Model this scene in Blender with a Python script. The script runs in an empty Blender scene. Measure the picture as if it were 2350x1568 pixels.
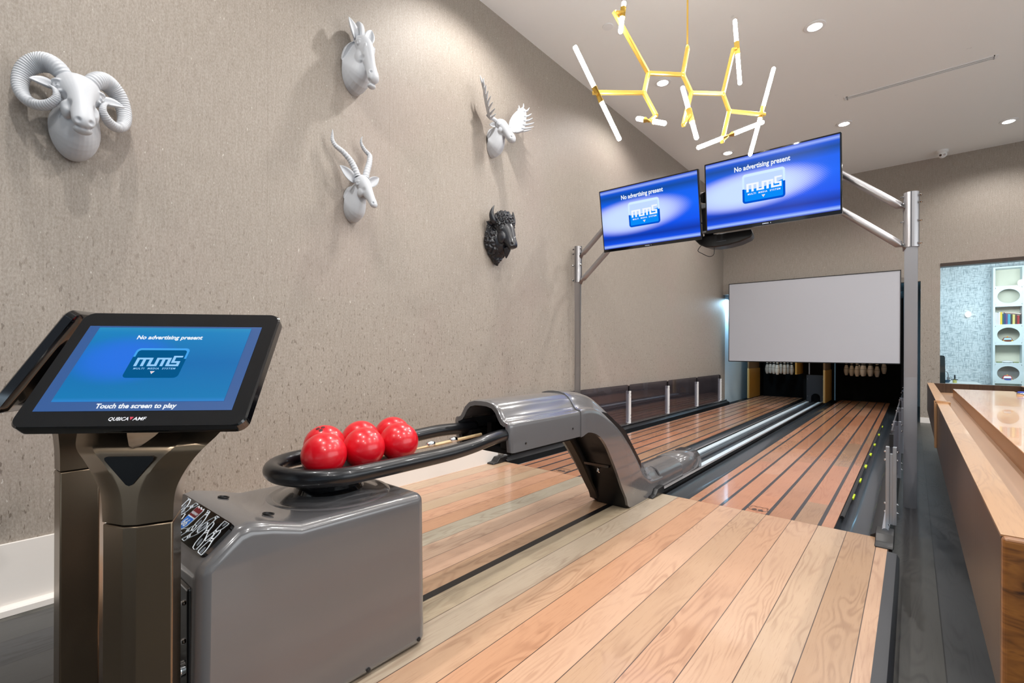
import bpy, bmesh, math, random
from mathutils import Vector, Matrix, noise
random.seed(7)
PI = math.pi
S = bpy.context.scene
COL = S.collection

# ------------------------------------------------------------------ camera, world, light, exposure
YAW, CAM_H = math.radians(40.15), 1.2
cam_data = bpy.data.cameras.new('camera')
cam_data.sensor_width = 36
cam_data.lens = 1090 / 2350 * 36
cam_data.shift_y = 22 / 2350
cam_data.clip_start = .02
cam = bpy.data.objects.new('camera', cam_data); COL.objects.link(cam)
cam.matrix_world = Matrix.Translation((0, 0, CAM_H)) @ Matrix.Rotation(YAW, 4, 'Z') @ Matrix.Rotation(PI/2, 4, 'X') @ Matrix.Rotation(math.radians(.25), 4, 'Z')
S.camera = cam
S.view_settings.view_transform = 'Standard'; S.view_settings.look = 'None'
S.view_settings.gamma = 1; S.view_settings.use_curve_mapping = False
S.view_settings.exposure = 0
w = bpy.data.worlds.new('world'); S.world = w; w.use_nodes = True
w.node_tree.nodes['Background'].inputs[0].default_value = (.75, .85, 1, 1)
w.node_tree.nodes['Background'].inputs[1].default_value = .3
S.cycles.max_bounces = 6; S.cycles.diffuse_bounces = 3; S.cycles.glossy_bounces = 3; S.cycles.adaptive_threshold = .03
S.cycles.sample_clamp_indirect = 6

CEIL = 4.515
SPOT_W = 138
LAMPS = [(-2.36, y) for y in (8.337, 5.65, 2.96, .27)] + [(-.77, y) for y in (8.34, 5.66, 2.96, .27, -2.4)] + \
        [(1.036, y) for y in (9.737, 7.05, 4.36, 1.67, -1.0)] + [(2.8, y) for y in (9.737, 7.05, 4.36, 1.67, -1.0)]

def spot(name, loc, watts, col=(1, .97, .935), size=150, blend=.55, rad=.05):
    d = bpy.data.lights.new(name, 'SPOT'); d.energy = watts; d.color = col
    d.spot_size = math.radians(size); d.spot_blend = blend; d.shadow_soft_size = rad
    o = bpy.data.objects.new(name, d); COL.objects.link(o); o.location = loc
    return o
def area(name, loc, rot, sx, sy, watts, col):
    d = bpy.data.lights.new(name, 'AREA'); d.shape = 'RECTANGLE'; d.size = sx; d.size_y = sy; d.energy = watts; d.color = col
    o = bpy.data.objects.new(name, d); COL.objects.link(o); o.location = loc; o.rotation_euler = rot
    return o
# daylight through the windows of the rear wall, an added side fill, lamps of the two rooms behind the back wall
area('daylight', (1.2, -3.85, 1.7), (PI/2, 0, PI), 6, 2.4, 300, (.66, .82, 1))
area('side_fill', (4.9, 3.5, 1.9), (0, PI/2, 0), 2.6, 7, 130, (.9, .95, 1))  # added fill for left wall and ceiling; the right wall has no window
area('side_room_lamp', (1.3, 11.25, 2.55), (math.radians(55), 0, 0), 1.6, .5, 50, (.84, .955, 1))
area('machine_room_lamp', (-2.95, 11.25, 2.3), (0, math.radians(20), 0), .3, .5, 26, (.45, .76, 1))
area('machine_room_lamp', (.0, 11.9, 2.4), (0, math.radians(-25), 0), .3, .3, 5, (.3, .7, 1))
area('pit_lamp', (-1.6, 11.6, 1.75), (math.radians(35), 0, 0), 2.2, .12, 5, (1, .7, .32))

# ------------------------------------------------------------------ helpers
MW = {}
def lin(c): return tuple((x/12.92 if x <= .04045 else ((x+.055)/1.055)**2.4) for x in [v/255 for v in c]) + (1,)
def _reg(o, parent, mat): MW[o.name] = mat; return o
def thing(name, label, cat, loc=(0, 0, 0), rz=0, group=None):
    o = bpy.data.objects.new(name, None); COL.objects.link(o)
    o.location = loc; o.rotation_euler = (0, 0, rz); o.empty_display_size = .05
    o['label'] = label; o['category'] = cat
    if group: o['group'] = group
    MW[o.name] = Matrix.Translation(loc) @ Matrix.Rotation(rz, 4, 'Z')
    return o
def tag(o, label, cat, group=None, kind=None):
    o['label'] = label; o['category'] = cat
    if group: o['group'] = group
    if kind: o['kind'] = kind
    return o
def dup(root, loc, label, rz=None):
    r = root.copy(); COL.objects.link(r); r.location = loc; r['label'] = label
    if rz is not None: r.rotation_euler = (0, 0, rz)
    for ch in root.children:
        c = ch.copy(); COL.objects.link(c); c.parent = r
        for g in ch.children:
            d = g.copy(); COL.objects.link(d); d.parent = c
    return r
def V(*a): return Vector(a)
def frame(d):
    d = Vector(d).normalized(); u = V(0, 0, 1) if abs(d.z) < .95 else V(0, 1, 0)
    s = d.cross(u).normalized(); return s, s.cross(d).normalized(), d
class MB:
    def __init__(s): s.bm = bmesh.new(); s.mi = 0
    def face(s, vs):
        try:
            f = s.bm.faces.new(vs); f.material_index = s.mi; return f
        except ValueError: return None
    def box(s, x0, y0, z0, x1, y1, z1, m=None):
        p = [V(x, y, z) for z in (z0, z1) for y in (y0, y1) for x in (x0, x1)]
        if m is not None: p = [m @ q for q in p]
        v = [s.bm.verts.new(q) for q in p]
        for f in ((0, 2, 3, 1), (4, 5, 7, 6), (0, 1, 5, 4), (2, 6, 7, 3), (0, 4, 6, 2), (1, 3, 7, 5)): s.face([v[i] for i in f])
        return s
    def rings(s, rs, closed=True, caps=True, loop=False):
        R = [[s.bm.verts.new(p) for p in r] for r in rs]
        n = len(R[0]); K = len(R)
        for k in range(K if loop else K-1):
            a, b = R[k], R[(k+1) % K]
            for i in range(n if closed else n-1):
                j = (i+1) % n; s.face([a[i], a[j], b[j], b[i]])
        if caps and not loop and closed: s.face(R[0][::-1]); s.face(R[-1])
        return s
    def tube(s, pts, r, n=12, loop=False, caps=True):
        pts = [Vector(p) for p in pts]; K = len(pts)
        rr = r if hasattr(r, '__len__') else [r]*K
        out = []; prev = None
        for k in range(K):
            if loop: t = pts[(k+1) % K]-pts[k-1]
            else: t = pts[min(k+1, K-1)]-pts[max(k-1, 0)]
            t = t.normalized()
            if prev is None: a, b, _ = frame(t)
            else:
                a = (prev - t*prev.dot(t)).normalized(); b = t.cross(a)
            prev = a; rk = rr[k]
            ra, rb = rk if hasattr(rk, '__len__') else (rk, rk)
            out.append([pts[k]+a*ra*math.cos(2*PI*i/n)+b*rb*math.sin(2*PI*i/n) for i in range(n)])
        return s.rings(out, caps=caps, loop=loop)
    def cyl(s, a, b, r, r2=None, n=20): return s.tube([a, b], [r, r if r2 is None else r2], n)
    def lathe(s, prof, c=(0, 0, 0), ax=(0, 0, 1), n=24):
        a, b, d = frame(ax); c = Vector(c)
        return s.rings([[c+d*z+a*max(r, 1e-4)*math.cos(2*PI*i/n)+b*max(r, 1e-4)*math.sin(2*PI*i/n) for i in range(n)] for r, z in prof])
    def ell(s, c, r, m=None, n=20, k=12):
        M = Matrix.Translation(c) @ (m or Matrix.Identity(4))
        rs = []
        for j in range(k+1):
            t = PI*j/k; st = max(math.sin(t), 1e-3)
            rs.append([M @ V(r[0]*st*math.cos(2*PI*i/n), r[1]*st*math.sin(2*PI*i/n), -r[2]*math.cos(t)) for i in range(n)])
        return s.rings(rs)
    def prism(s, poly, f0, f1):
        """poly of 2-d points, f0/f1 map a point to 3-d"""
        a = [s.bm.verts.new(f0(p)) for p in poly]; b = [s.bm.verts.new(f1(p)) for p in poly]
        s.face(a[::-1]); s.face(b); n = len(poly)
        for i in range(n): s.face([a[i], a[(i+1) % n], b[(i+1) % n], b[i]])
        return s
    def sag(s, secs, n=20, p=2.0):
        """loft along the x-z plane: (x, z, half width y, half depth)"""
        rs = []
        for k, (x, z, hw, hd) in enumerate(secs):
            a = secs[max(k-1, 0)]; b = secs[min(k+1, len(secs)-1)]
            t = V(b[0]-a[0], 0, b[1]-a[1]).normalized(); u = V(-t.z, 0, t.x)
            rs.append([V(x, 0, z)+V(0, 1, 0)*hw*math.cos(2*PI*i/n)+u*hd*math.sin(2*PI*i/n) for i in range(n)])
        return s.rings(rs)
    def build(s, name, mat, parent=None, world=True, smooth=40, bevel=0, seg=3, mods=None):
        bm = s.bm
        bmesh.ops.remove_doubles(bm, verts=bm.verts, dist=1e-6)
        bmesh.ops.recalc_face_normals(bm, faces=bm.faces)
        if parent is not None and world: bm.transform(MW[parent.name].inverted())
        me = bpy.data.meshes.new(name); bm.to_mesh(me); bm.free()
        for m in (mat if isinstance(mat, (list, tuple)) else [mat]): me.materials.append(m)
        return link(name, me, parent, smooth, bevel, seg)
def link(name, me, parent=None, smooth=40, bevel=0, seg=3):
    o = bpy.data.objects.new(name, me); COL.objects.link(o)
    if parent is not None: o.parent = parent; MW[o.name] = MW[parent.name]
    else: MW[o.name] = Matrix.Identity(4)
    if bevel:
        b = o.modifiers.new('b', 'BEVEL'); b.width = bevel; b.segments = seg; b.limit_method = 'ANGLE'; b.angle_limit = math.radians(38); b.harden_normals = False
    if smooth:
        me.shade_smooth(); me.set_sharp_from_angle(angle=math.radians(smooth))
    return o
def remeshed(mb, name, mat, parent, voxel, smooth_it=4, sculpt=None, sf=.5):
    """one continuous body from overlapping lofts"""
    bm = mb.bm; bmesh.ops.recalc_face_normals(bm, faces=bm.faces)
    me = bpy.data.meshes.new('tmp'); bm.to_mesh(me); bm.free()
    o = bpy.data.objects.new('tmp', me); COL.objects.link(o)
    m = o.modifiers.new('r', 'REMESH'); m.mode = 'VOXEL'; m.voxel_size = voxel
    if smooth_it:
        q = o.modifiers.new('s', 'SMOOTH'); q.iterations = smooth_it; q.factor = sf
    dg = bpy.context.evaluated_depsgraph_get()
    me2 = bpy.data.meshes.new_from_object(o.evaluated_get(dg))
    bpy.data.objects.remove(o); me2.name = name
    if sculpt:
        nrm = [v.normal.copy() for v in me2.vertices]
        for v, nn in zip(me2.vertices, nrm): v.co = sculpt(v.co.copy(), nn)
    me2.materials.clear(); me2.materials.append(mat)
    return link(name, me2, parent, smooth=180)
def dents(L):
    def f(p, n):
        q = p.copy()
        for c, r, d in L:
            for s in (1, -1):
                cc = V(c[0], c[1]*s, c[2]); k = (p-cc).length/r
                if k < 1: q += n*d*(1-k*k)**2
                if c[1] == 0: break
        return q
    return f
def text(txt, size, M, name, mat, parent, sx=1, bold=0, shear=0, align='CENTER', space=1, world=False):
    c = bpy.data.curves.new('t', 'FONT'); c.body = txt; c.size = size; c.align_x = align; c.offset = bold; c.shear = shear; c.space_character = space
    c.resolution_u = 3
    o = bpy.data.objects.new('t', c); COL.objects.link(o)
    dg = bpy.context.evaluated_depsgraph_get(); me = bpy.data.meshes.new_from_object(o.evaluated_get(dg))
    bpy.data.objects.remove(o)
    me.transform(M @ Matrix.Diagonal((sx, 1, 1, 1)))
    if world: me.transform(MW[parent.name].inverted())
    me.materials.clear(); me.materials.append(mat); me.name = name
    return link(name, me, parent, smooth=0)
def rrect(x0, y0, x1, y1, r, n=5):
    out = []
    for cx, cy, a in ((x1-r, y1-r, 0), (x0+r, y1-r, 1), (x0+r, y0+r, 2), (x1-r, y0+r, 3)):
        out += [(cx+r*math.cos((a+i/n)*PI/2), cy+r*math.sin((a+i/n)*PI/2)) for i in range(n+1)]
    return out
def resample(P, n):
    """Catmull-Rom through tuples of any length"""
    out = []; K = len(P)
    for i in range(n):
        t = i/(n-1)*(K-1); k = min(int(t), K-2); u = t-k
        p0, p1, p2, p3 = P[max(k-1, 0)], P[k], P[k+1], P[min(k+2, K-1)]
        out.append(tuple(.5*((2*b)+(c-a)*u+(2*a-5*b+4*c-d)*u*u+(3*b-a-3*c+d)*u**3) for a, b, c, d in zip(p0, p1, p2, p3)))
    return out

# ------------------------------------------------------------------ materials
def mat(name, col, rough=.5, metal=0, coat=0, emit=None, es=1, spec=None, alpha=None, trans=0, ior=None):
    m = bpy.data.materials.new(name); m.use_nodes = True; b = m.node_tree.nodes['Principled BSDF']
    b.inputs['Base Color'].default_value = col if len(col) == 4 else lin(col)
    b.inputs['Roughness'].default_value = rough; b.inputs['Metallic'].default_value = metal
    b.inputs['Coat Weight'].default_value = coat; b.inputs['Coat Roughness'].default_value = .06
    if spec is not None: b.inputs['Specular IOR Level'].default_value = spec
    if emit: b.inputs['Emission Color'].default_value = emit if len(emit) == 4 else lin(emit); b.inputs['Emission Strength'].default_value = es
    if trans: b.inputs['Transmission Weight'].default_value = trans
    if ior: b.inputs['IOR'].default_value = ior
    return m
class NT:
    def __init__(s, m): s.t = m.node_tree; s.b = s.t.nodes['Principled BSDF']
    def n(s, typ, **kw):
        nd = s.t.nodes.new(typ)
        for k, v in kw.items():
            if k == 'i':
                for kk, vv in v.items(): s.put(nd.inputs[kk], vv)
            else: setattr(nd, k, v)
        return nd
    def put(s, sock, v):
        if isinstance(v, bpy.types.NodeSocket): s.t.links.new(v, sock)
        elif isinstance(v, bpy.types.Node): s.t.links.new(v.outputs[0], sock)
        else: sock.default_value = v
    def m(s, op, a, b=0.0, c=0.0, clamp=False):
        nd = s.n('ShaderNodeMath', operation=op, use_clamp=clamp); s.put(nd.inputs[0], a); s.put(nd.inputs[1], b); s.put(nd.inputs[2], c); return nd.outputs[0]
    def mix(s, f, a, b, mode='MIX'):
        nd = s.n('ShaderNodeMix', data_type='RGBA', blend_type=mode); s.put(nd.inputs[0], f); s.put(nd.inputs[6], a); s.put(nd.inputs[7], b); return nd.outputs[2]
    def ramp(s, f, stops, interp='LINEAR'):
        nd = s.n('ShaderNodeValToRGB'); nd.color_ramp.interpolation = interp; e = nd.color_ramp.elements
        while len(e) < len(stops): e.new(1)
        for el, (p, c) in zip(e, stops): el.position = p; el.color = c if len(c) == 4 else lin(c)
        s.put(nd.inputs[0], f); return nd.outputs[0]
    def noise(s, vec, scale, det=3, rough=.55, dist=0):
        nd = s.n('ShaderNodeTexNoise', i={'Scale': scale, 'Detail': det, 'Roughness': rough, 'Distortion': dist}); s.put(nd.inputs['Vector'], vec); return nd.outputs[0]
    def sep(s, v): nd = s.n('ShaderNodeSeparateXYZ'); s.put(nd.inputs[0], v); return nd.outputs
    def comb(s, x, y, z): nd = s.n('ShaderNodeCombineXYZ'); s.put(nd.inputs[0], x); s.put(nd.inputs[1], y); s.put(nd.inputs[2], z); return nd.outputs[0]
    def pos(s): return s.n('ShaderNodeNewGeometry').outputs['Position']
    def obj(s): return s.n('ShaderNodeTexCoord').outputs['Object']
    def uv(s): return s.n('ShaderNodeTexCoord').outputs['UV']
    def sm(s, x, a, b):
        nd = s.n('ShaderNodeMapRange', interpolation_type='SMOOTHSTEP', i={1: a, 2: b, 3: 0., 4: 1.}); s.put(nd.inputs[0], x); return nd.outputs[0]
    def white(s, x, y=0.0):
        nd = s.n('ShaderNodeTexWhiteNoise', noise_dimensions='2D'); s.put(nd.inputs['Vector'], s.comb(x, y, 0.0)); return nd.outputs[0]
    def bump(s, h, strength, dist):
        nd = s.n('ShaderNodeBump', i={'Strength': strength, 'Distance': dist}); s.put(nd.inputs['Height'], h); s.put(s.b.inputs['Normal'], nd)

def wall_material():
    m = mat('textured_wallcovering', (170, 158, 146), .55, spec=.35); N = NT(m); P = N.sep(N.pos())
    h = N.m('ADD', P[0], P[1])                                       # runs along either wall
    v = N.comb(h, 0.0, P[2])
    st = N.noise(N.comb(N.m('MULTIPLY', h, 9.), 0.0, N.m('MULTIPLY', P[2], .9)), 9, 5, .7)
    fine = N.noise(N.comb(N.m('MULTIPLY', h, 1.7), 0.0, N.m('MULTIPLY', P[2], .8)), 85, 3, .7)
    big = N.noise(v, .7, 2)
    c = N.ramp(st, [(.3, (130, 121, 110)), (.55, (146, 137, 127)), (.75, (160, 152, 142))])
    c = N.mix(.30, c, N.ramp(fine, [(.3, (120, 108, 98)), (.7, (205, 196, 186))]))
    c = N.mix(N.m('MULTIPLY', N.sm(big, .5, .62), .18), c, lin((160, 140, 134)))
    lf = N.noise(N.comb(N.m('MULTIPLY', h, 2.6), 0.0, P[2]), 26, 2, .5)
    c = N.mix(N.m('MULTIPLY', N.sm(lf, .70, .74), .5), c, lin((226, 221, 214)))
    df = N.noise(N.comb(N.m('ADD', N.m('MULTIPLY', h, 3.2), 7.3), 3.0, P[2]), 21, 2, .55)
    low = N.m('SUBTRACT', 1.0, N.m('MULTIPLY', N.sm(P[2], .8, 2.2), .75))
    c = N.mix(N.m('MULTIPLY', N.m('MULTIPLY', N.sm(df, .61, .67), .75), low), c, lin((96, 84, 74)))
    seam = N.m('LESS_THAN', N.m('FRACT', N.m('MULTIPLY', h, 1/.92)), .004)
    c = N.mix(N.m('MULTIPLY', seam, .25), c, lin((110, 98, 88)))
    N.put(N.b.inputs['Base Color'], c); N.bump(fine, .25, .004)
    return m
def plank_material(name, x0, wid, tones, seglen, grain_dark, rough, coat, seam_col, seam_w=.010, seam_along=True, gstr=.55, axis=0, coatr=.06):
    m = mat(name, (200, 170, 140), rough, coat=coat); N = NT(m); P = N.sep(N.pos())
    N.b.inputs['Coat Roughness'].default_value = coatr
    X, Yc = (P[0], P[1]) if axis == 0 else (P[1], P[0])
    xi = N.m('MULTIPLY', N.m('SUBTRACT', X, x0), 1/wid); ix = N.m('FLOOR', xi); fx = N.m('FRACT', xi)
    iy = N.m('FLOOR', N.m('ADD', N.m('MULTIPLY', Yc, 1/seglen), N.m('MULTIPLY', N.white(ix, 3.3), 5.)))
    rnd = N.white(ix, iy); r2 = N.white(N.m('ADD', ix, 31.), iy)
    c = N.ramp(rnd, [(i/(len(tones)-1), t) for i, t in enumerate(tones)])
    off = N.m('MULTIPLY', r2, 40.)
    gx = N.comb(N.m('ADD', N.m('MULTIPLY', X, 5.), off), N.m('ADD', N.m('MULTIPLY', Yc, .8), off), 0.0)
    ln = N.noise(gx, 1.3, 2, .5, .35)
    rings = N.m('ABSOLUTE', N.m('SUBTRACT', N.m('FRACT', N.m('MULTIPLY', ln, 17.)), .5))
    rings = N.sm(rings, .0, .34)
    fade = N.sm(N.noise(N.comb(N.m('MULTIPLY', X, 3.), N.m('MULTIPLY', Yc, .9), off), 2.0, 2), .38, .68)
    pore = N.noise(N.comb(N.m('MULTIPLY', X, 90.), N.m('MULTIPLY', Yc, 3.5), off), 2.2, 4, .7)
    g = N.m('MULTIPLY', N.m('MULTIPLY', N.m('SUBTRACT', 1.0, rings), fade), gstr)
    c = N.mix(g, c, N.mix(.6, c, grain_dark, 'MULTIPLY'))
    c = N.mix(N.m('MULTIPLY', N.sm(pore, .52, .75), .42), c, N.mix(.7, c, grain_dark, 'MULTIPLY'))
    blot = N.noise(N.comb(N.m('MULTIPLY', X, 2.), N.m('MULTIPLY', Yc, .6), off), 2.5, 3, .6)
    c = N.mix(N.m('MULTIPLY', N.sm(blot, .55, .8), .35), c, N.mix(.55, c, grain_dark, 'MULTIPLY'))
    if seam_along:
        e = N.m('MINIMUM', fx, N.m('SUBTRACT', 1.0, fx)); c = N.mix(N.m('LESS_THAN', e, seam_w), c, seam_col)
    N.put(N.b.inputs['Base Color'], c)
    return m
TONES = [(198, 162, 134), (172, 138, 106), (204, 156, 126), (172, 158, 134), (194, 144, 110), (170, 162, 144), (206, 162, 134), (180, 158, 130)]
M = {}
M['wall'] = wall_material()
M['oak'] = plank_material('oak_boards', -.154, .1474, TONES, 40., lin((150, 100, 62)), .34, .35, lin((70, 50, 40)), .011, gstr=.5)
M['lane'] = plank_material('lane_boards', -.148, .1474, [(186, 134, 104), (164, 116, 86), (184, 126, 94), (160, 126, 98), (178, 122, 92), (188, 140, 112)], 1.45, lin((150, 92, 56)), .24, .3, lin((96, 70, 54)), .001, False, .4)
M['dark_floor'] = plank_material('dark_stained_boards', .1, .21, [(56, 58, 60), (72, 71, 64), (46, 48, 52), (62, 60, 54)], 2.3, lin((40, 38, 36)), .42, .15, lin((16, 16, 18)), .010, True, 1.0, coatr=.3)
M['table_oak'] = plank_material('oiled_oak', .15, .4, [(180, 138, 98), (170, 128, 88)], 9., lin((130, 80, 40)), .34, .25, (0, 0, 0, 1), .0, False, .35)
M['table_side'] = plank_material('brown_oak', .1, 1., [(72, 52, 38), (64, 47, 34)], 9., lin((98, 62, 36)), .35, .25, (0, 0, 0, 1), 0, False, .7)
M['playfield'] = plank_material('glossy_maple', .36, .085, [(220, 164, 108), (212, 148, 92), (226, 174, 122), (208, 144, 86)], .9, lin((190, 126, 70)), .16, .35, lin((170, 110, 62)), .01, True, .25, coatr=.02)
def endgrain():
    m = mat('dark_end_grain', (110, 70, 30), .4, coat=.2); N = NT(m); P = N.sep(N.pos())
    n = N.noise(N.comb(N.m('MULTIPLY', P[0], 2.5), 0.0, N.m('MULTIPLY', P[2], 9.)), 3.2, 3, .6, .6)
    N.put(N.b.inputs['Base Color'], N.ramp(n, [(.36, (50, 26, 12)), (.46, (120, 74, 30)), (.6, (146, 94, 40)), (.7, (100, 58, 22))])); return m
M['endgrain'] = endgrain()
def ceil_mat():
    m = mat('painted_ceiling', (240, 240, 238), .8); N = NT(m); n = N.noise(N.pos(), 5.5, 3, .6)
    N.put(N.b.inputs['Base Color'], N.mix(N.m('MULTIPLY', N.sm(n, .74, .78), .22), lin((240, 240, 238)), lin((170, 170, 172)))); return m
M['ceiling'] = ceil_mat()
M['white_trim'] = mat('white_gloss_paint', (226, 220, 214), .35)
M['grey_gloss'] = mat('grey_gloss_moulding', (94, 93, 95), .22, coat=.9)
M['window_black'] = mat('window_black', (5, 5, 6), .35, spec=.25)
M['black_plastic'] = mat('black_plastic', (16, 16, 18), .38)
M['black_gloss'] = mat('black_gloss', (8, 9, 12), .08, coat=.6)
M['black_matte'] = mat('matte_black', (10, 10, 11), .8, spec=.2)
M['rack_tube'] = mat('black_satin_tube', (20, 21, 25), .3, metal=.3, coat=.25)
M['charcoal'] = mat('charcoal_rubber', (44, 46, 52), .45)
M['stripe'] = mat('dark_grey_inlay', (52, 50, 54), .3, coat=.2)
M['red'] = mat('red_polyurethane', (205, 8, 28), .3, coat=.35)
M['bronze'] = mat('bronze_grey_metallic', (128, 112, 94), .26, metal=.94)
M['steel'] = mat('brushed_steel', (170, 168, 170), .38, metal=.88)
M['chrome'] = mat('polished_chrome', (225, 228, 232), .12, metal=1)
M['alu'] = mat('satin_aluminium', (176, 180, 186), .35, metal=.85)
M['brass'] = mat('brushed_brass', (244, 204, 100), .3, metal=.75)
M['plaster'] = mat('white_plaster', (186, 189, 194), .5)
M['bison'] = mat('black_resin', (26, 28, 34), .34, coat=.2)
M['tube'] = mat('lit_frosted_glass', (255, 255, 255), .3, emit=(255, 252, 246), es=85)
M['lens'] = mat('lit_lens', (255, 255, 255), .3, emit=(255, 250, 244), es=26)
M['white_paint'] = mat('white_enamel', (232, 232, 232), .4)
M['screen_panel'] = mat('masking_panel', (182, 183, 190), .55)
M['strip'] = mat('pale_plastic_strip', (186, 200, 210), .5)
M['gutter'] = mat('dark_gutter_plastic', (52, 58, 64), .25, coat=.2)
M['kick'] = mat('yellow_plywood', (176, 128, 52), .5)
M['kick2'] = mat('brown_plywood', (120, 92, 62), .5)
M['pin'] = mat('ivory_plastic', (222, 206, 190), .35)
M['pin_ring'] = mat('black_band', (14, 14, 14), .4)
M['blue_metal'] = mat('pale_blue_metal', (120, 170, 210), .35, metal=.3)
M['room_white'] = mat('cool_white_paint', (222, 232, 236), .5)
M['machine_wall'] = mat('pale_machine_wall', (196, 214, 224), .6)
M['yellow'] = mat('yellow_green_marker', (196, 220, 30), .4)
def glassm(name, col, a, rough=.03):
    m = mat(name, col, rough); N = NT(m); t = N.t
    tr = N.n('ShaderNodeBsdfTransparent'); tr.inputs[0].default_value = lin(col)
    gl = N.n('ShaderNodeBsdfGlossy'); gl.inputs['Roughness'].default_value = rough; gl.inputs['Color'].default_value = (1, 1, 1, 1)
    fr = N.n('ShaderNodeFresnel'); fr.inputs[0].default_value = 1.5
    mx = N.n('ShaderNodeMixShader'); t.links.new(N.m('MULTIPLY', fr.outputs[0], a), mx.inputs[0]); t.links.new(tr.outputs[0], mx.inputs[1]); t.links.new(gl.outputs[0], mx.inputs[2])
    t.links.new(mx.outputs[0], t.nodes['Material Output'].inputs[0]); return m
M['smoked'] = glassm('smoked_glass', (216, 215, 222), .5)
M['pane'] = glassm('clear_glass', (246, 250, 250), .6)
def weave():
    m = mat('woven_wallpaper', (200, 215, 218), .6); N = NT(m); P = N.sep(N.pos())
    a = N.noise(N.comb(N.m('MULTIPLY', P[0], 62.), 0.0, N.m('MULTIPLY', P[2], 9.)), 1.0, 3, .6)
    b = N.noise(N.comb(N.m('MULTIPLY', P[0], 9.), 4.0, N.m('MULTIPLY', P[2], 62.)), 1.0, 3, .6)
    f = N.m('MAXIMUM', N.sm(a, .50, .64), N.sm(b, .50, .64))
    N.put(N.b.inputs['Base Color'], N.mix(N.m('MULTIPLY', f, .62), lin((212, 218, 222)), lin((96, 118, 130)))); return m
M['weave'] = weave()
def emis(name, col, s=1):
    m = bpy.data.materials.new(name); m.use_nodes = True; t = m.node_tree; t.nodes.clear()
    e = t.nodes.new('ShaderNodeEmission'); e.inputs[0].default_value = lin(col); e.inputs[1].default_value = s
    o = t.nodes.new('ShaderNodeOutputMaterial'); t.links.new(e.outputs[0], o.inputs[0]); return m
def screen_mat(name, kind):
    m = mat(name, (4, 6, 10), .45, spec=.12); N = NT(m); u = N.sep(N.uv()); x, y = u[0], u[1]
    if kind == 'tv':
        base = N.ramp(y, [(0, (0, 50, 190)), (.03, (165, 195, 255)), (.07, (0, 80, 235)), (.16, (0, 52, 170)), (.30, (0, 84, 240)), (.55, (0, 100, 250)), (.74, (0, 96, 240)), (.86, (0, 72, 160)), (.93, (0, 84, 215)), (.965, (150, 175, 250)), (1, (0, 64, 200))])
        bulge = N.m('MULTIPLY', N.m('SUBTRACT', x, .34), .92)
        d = N.m('ADD', N.m('POWER', N.m('ABSOLUTE', N.m('MULTIPLY', bulge, 1.9)), 2.), N.m('POWER', N.m('ABSOLUTE', N.m('MULTIPLY', N.m('SUBTRACT', y, N.m('ADD', .50, N.m('MULTIPLY', N.m('SUBTRACT', x, .4), .06))), 3.4)), 2.))
        dots = N.m('MULTIPLY', N.m('SINE', N.m('MULTIPLY', x, 380.)), N.m('SINE', N.m('MULTIPLY', y, 214.)))
        d = N.m('ADD', d, N.m('MULTIPLY', dots, N.m('MULTIPLY', N.sm(x, .55, .75), .10)))
        f = N.m('SUBTRACT', 1.0, N.sm(d, .45, 1.15))
        hot = N.m('SUBTRACT', 1.0, N.sm(d, .12, .8))
        c = N.mix(f, base, lin((172, 184, 255))); c = N.mix(N.m('MULTIPLY', hot, .85), c, lin((206, 230, 255)))
    else:
        base = N.ramp(y, [(0, (40, 130, 205)), (.05, (4, 120, 180)), (.5, (2, 108, 176)), (.93, (8, 128, 190)), (1, (30, 140, 190))])
        d = N.m('ADD', N.m('POWER', N.m('ABSOLUTE', N.m('MULTIPLY', N.m('SUBTRACT', x, .27), 3.)), 2.), N.m('POWER', N.m('ABSOLUTE', N.m('MULTIPLY', N.m('SUBTRACT', y, .55), 3.)), 2.))
        c = N.mix(N.m('SUBTRACT', 1.0, N.sm(d, .0, 1.3)), base, lin((30, 112, 225)))
    N.put(N.b.inputs['Emission Color'], c); N.b.inputs['Emission Strength'].default_value = 1.0
    return m
M['tv_image'] = screen_mat('tv_picture', 'tv')
M['touch_image'] = screen_mat('touchscreen_picture', 'touch')
M['touch_border'] = mat('touchscreen_border', (6, 10, 20), .3, emit=(44, 88, 150), es=.95)
E_WHITE = emis('screen_white', (245, 250, 255)); E_PALE = emis('screen_pale', (214, 240, 255)); E_NAVY = emis('screen_deep_blue', (0, 84, 210))
E_SKY = emis('screen_sky', (10, 140, 250)); E_LAV = emis('screen_lavender', (196, 220, 255)); E_RED = emis('screen_red', (235, 90, 110))
E_TNAVY = emis('touch_dark_blue', (8, 88, 140)); E_TPALE = emis('touch_pale', (150, 205, 250)); E_TBLUE = emis('touch_light_blue', (70, 165, 240))

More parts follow.
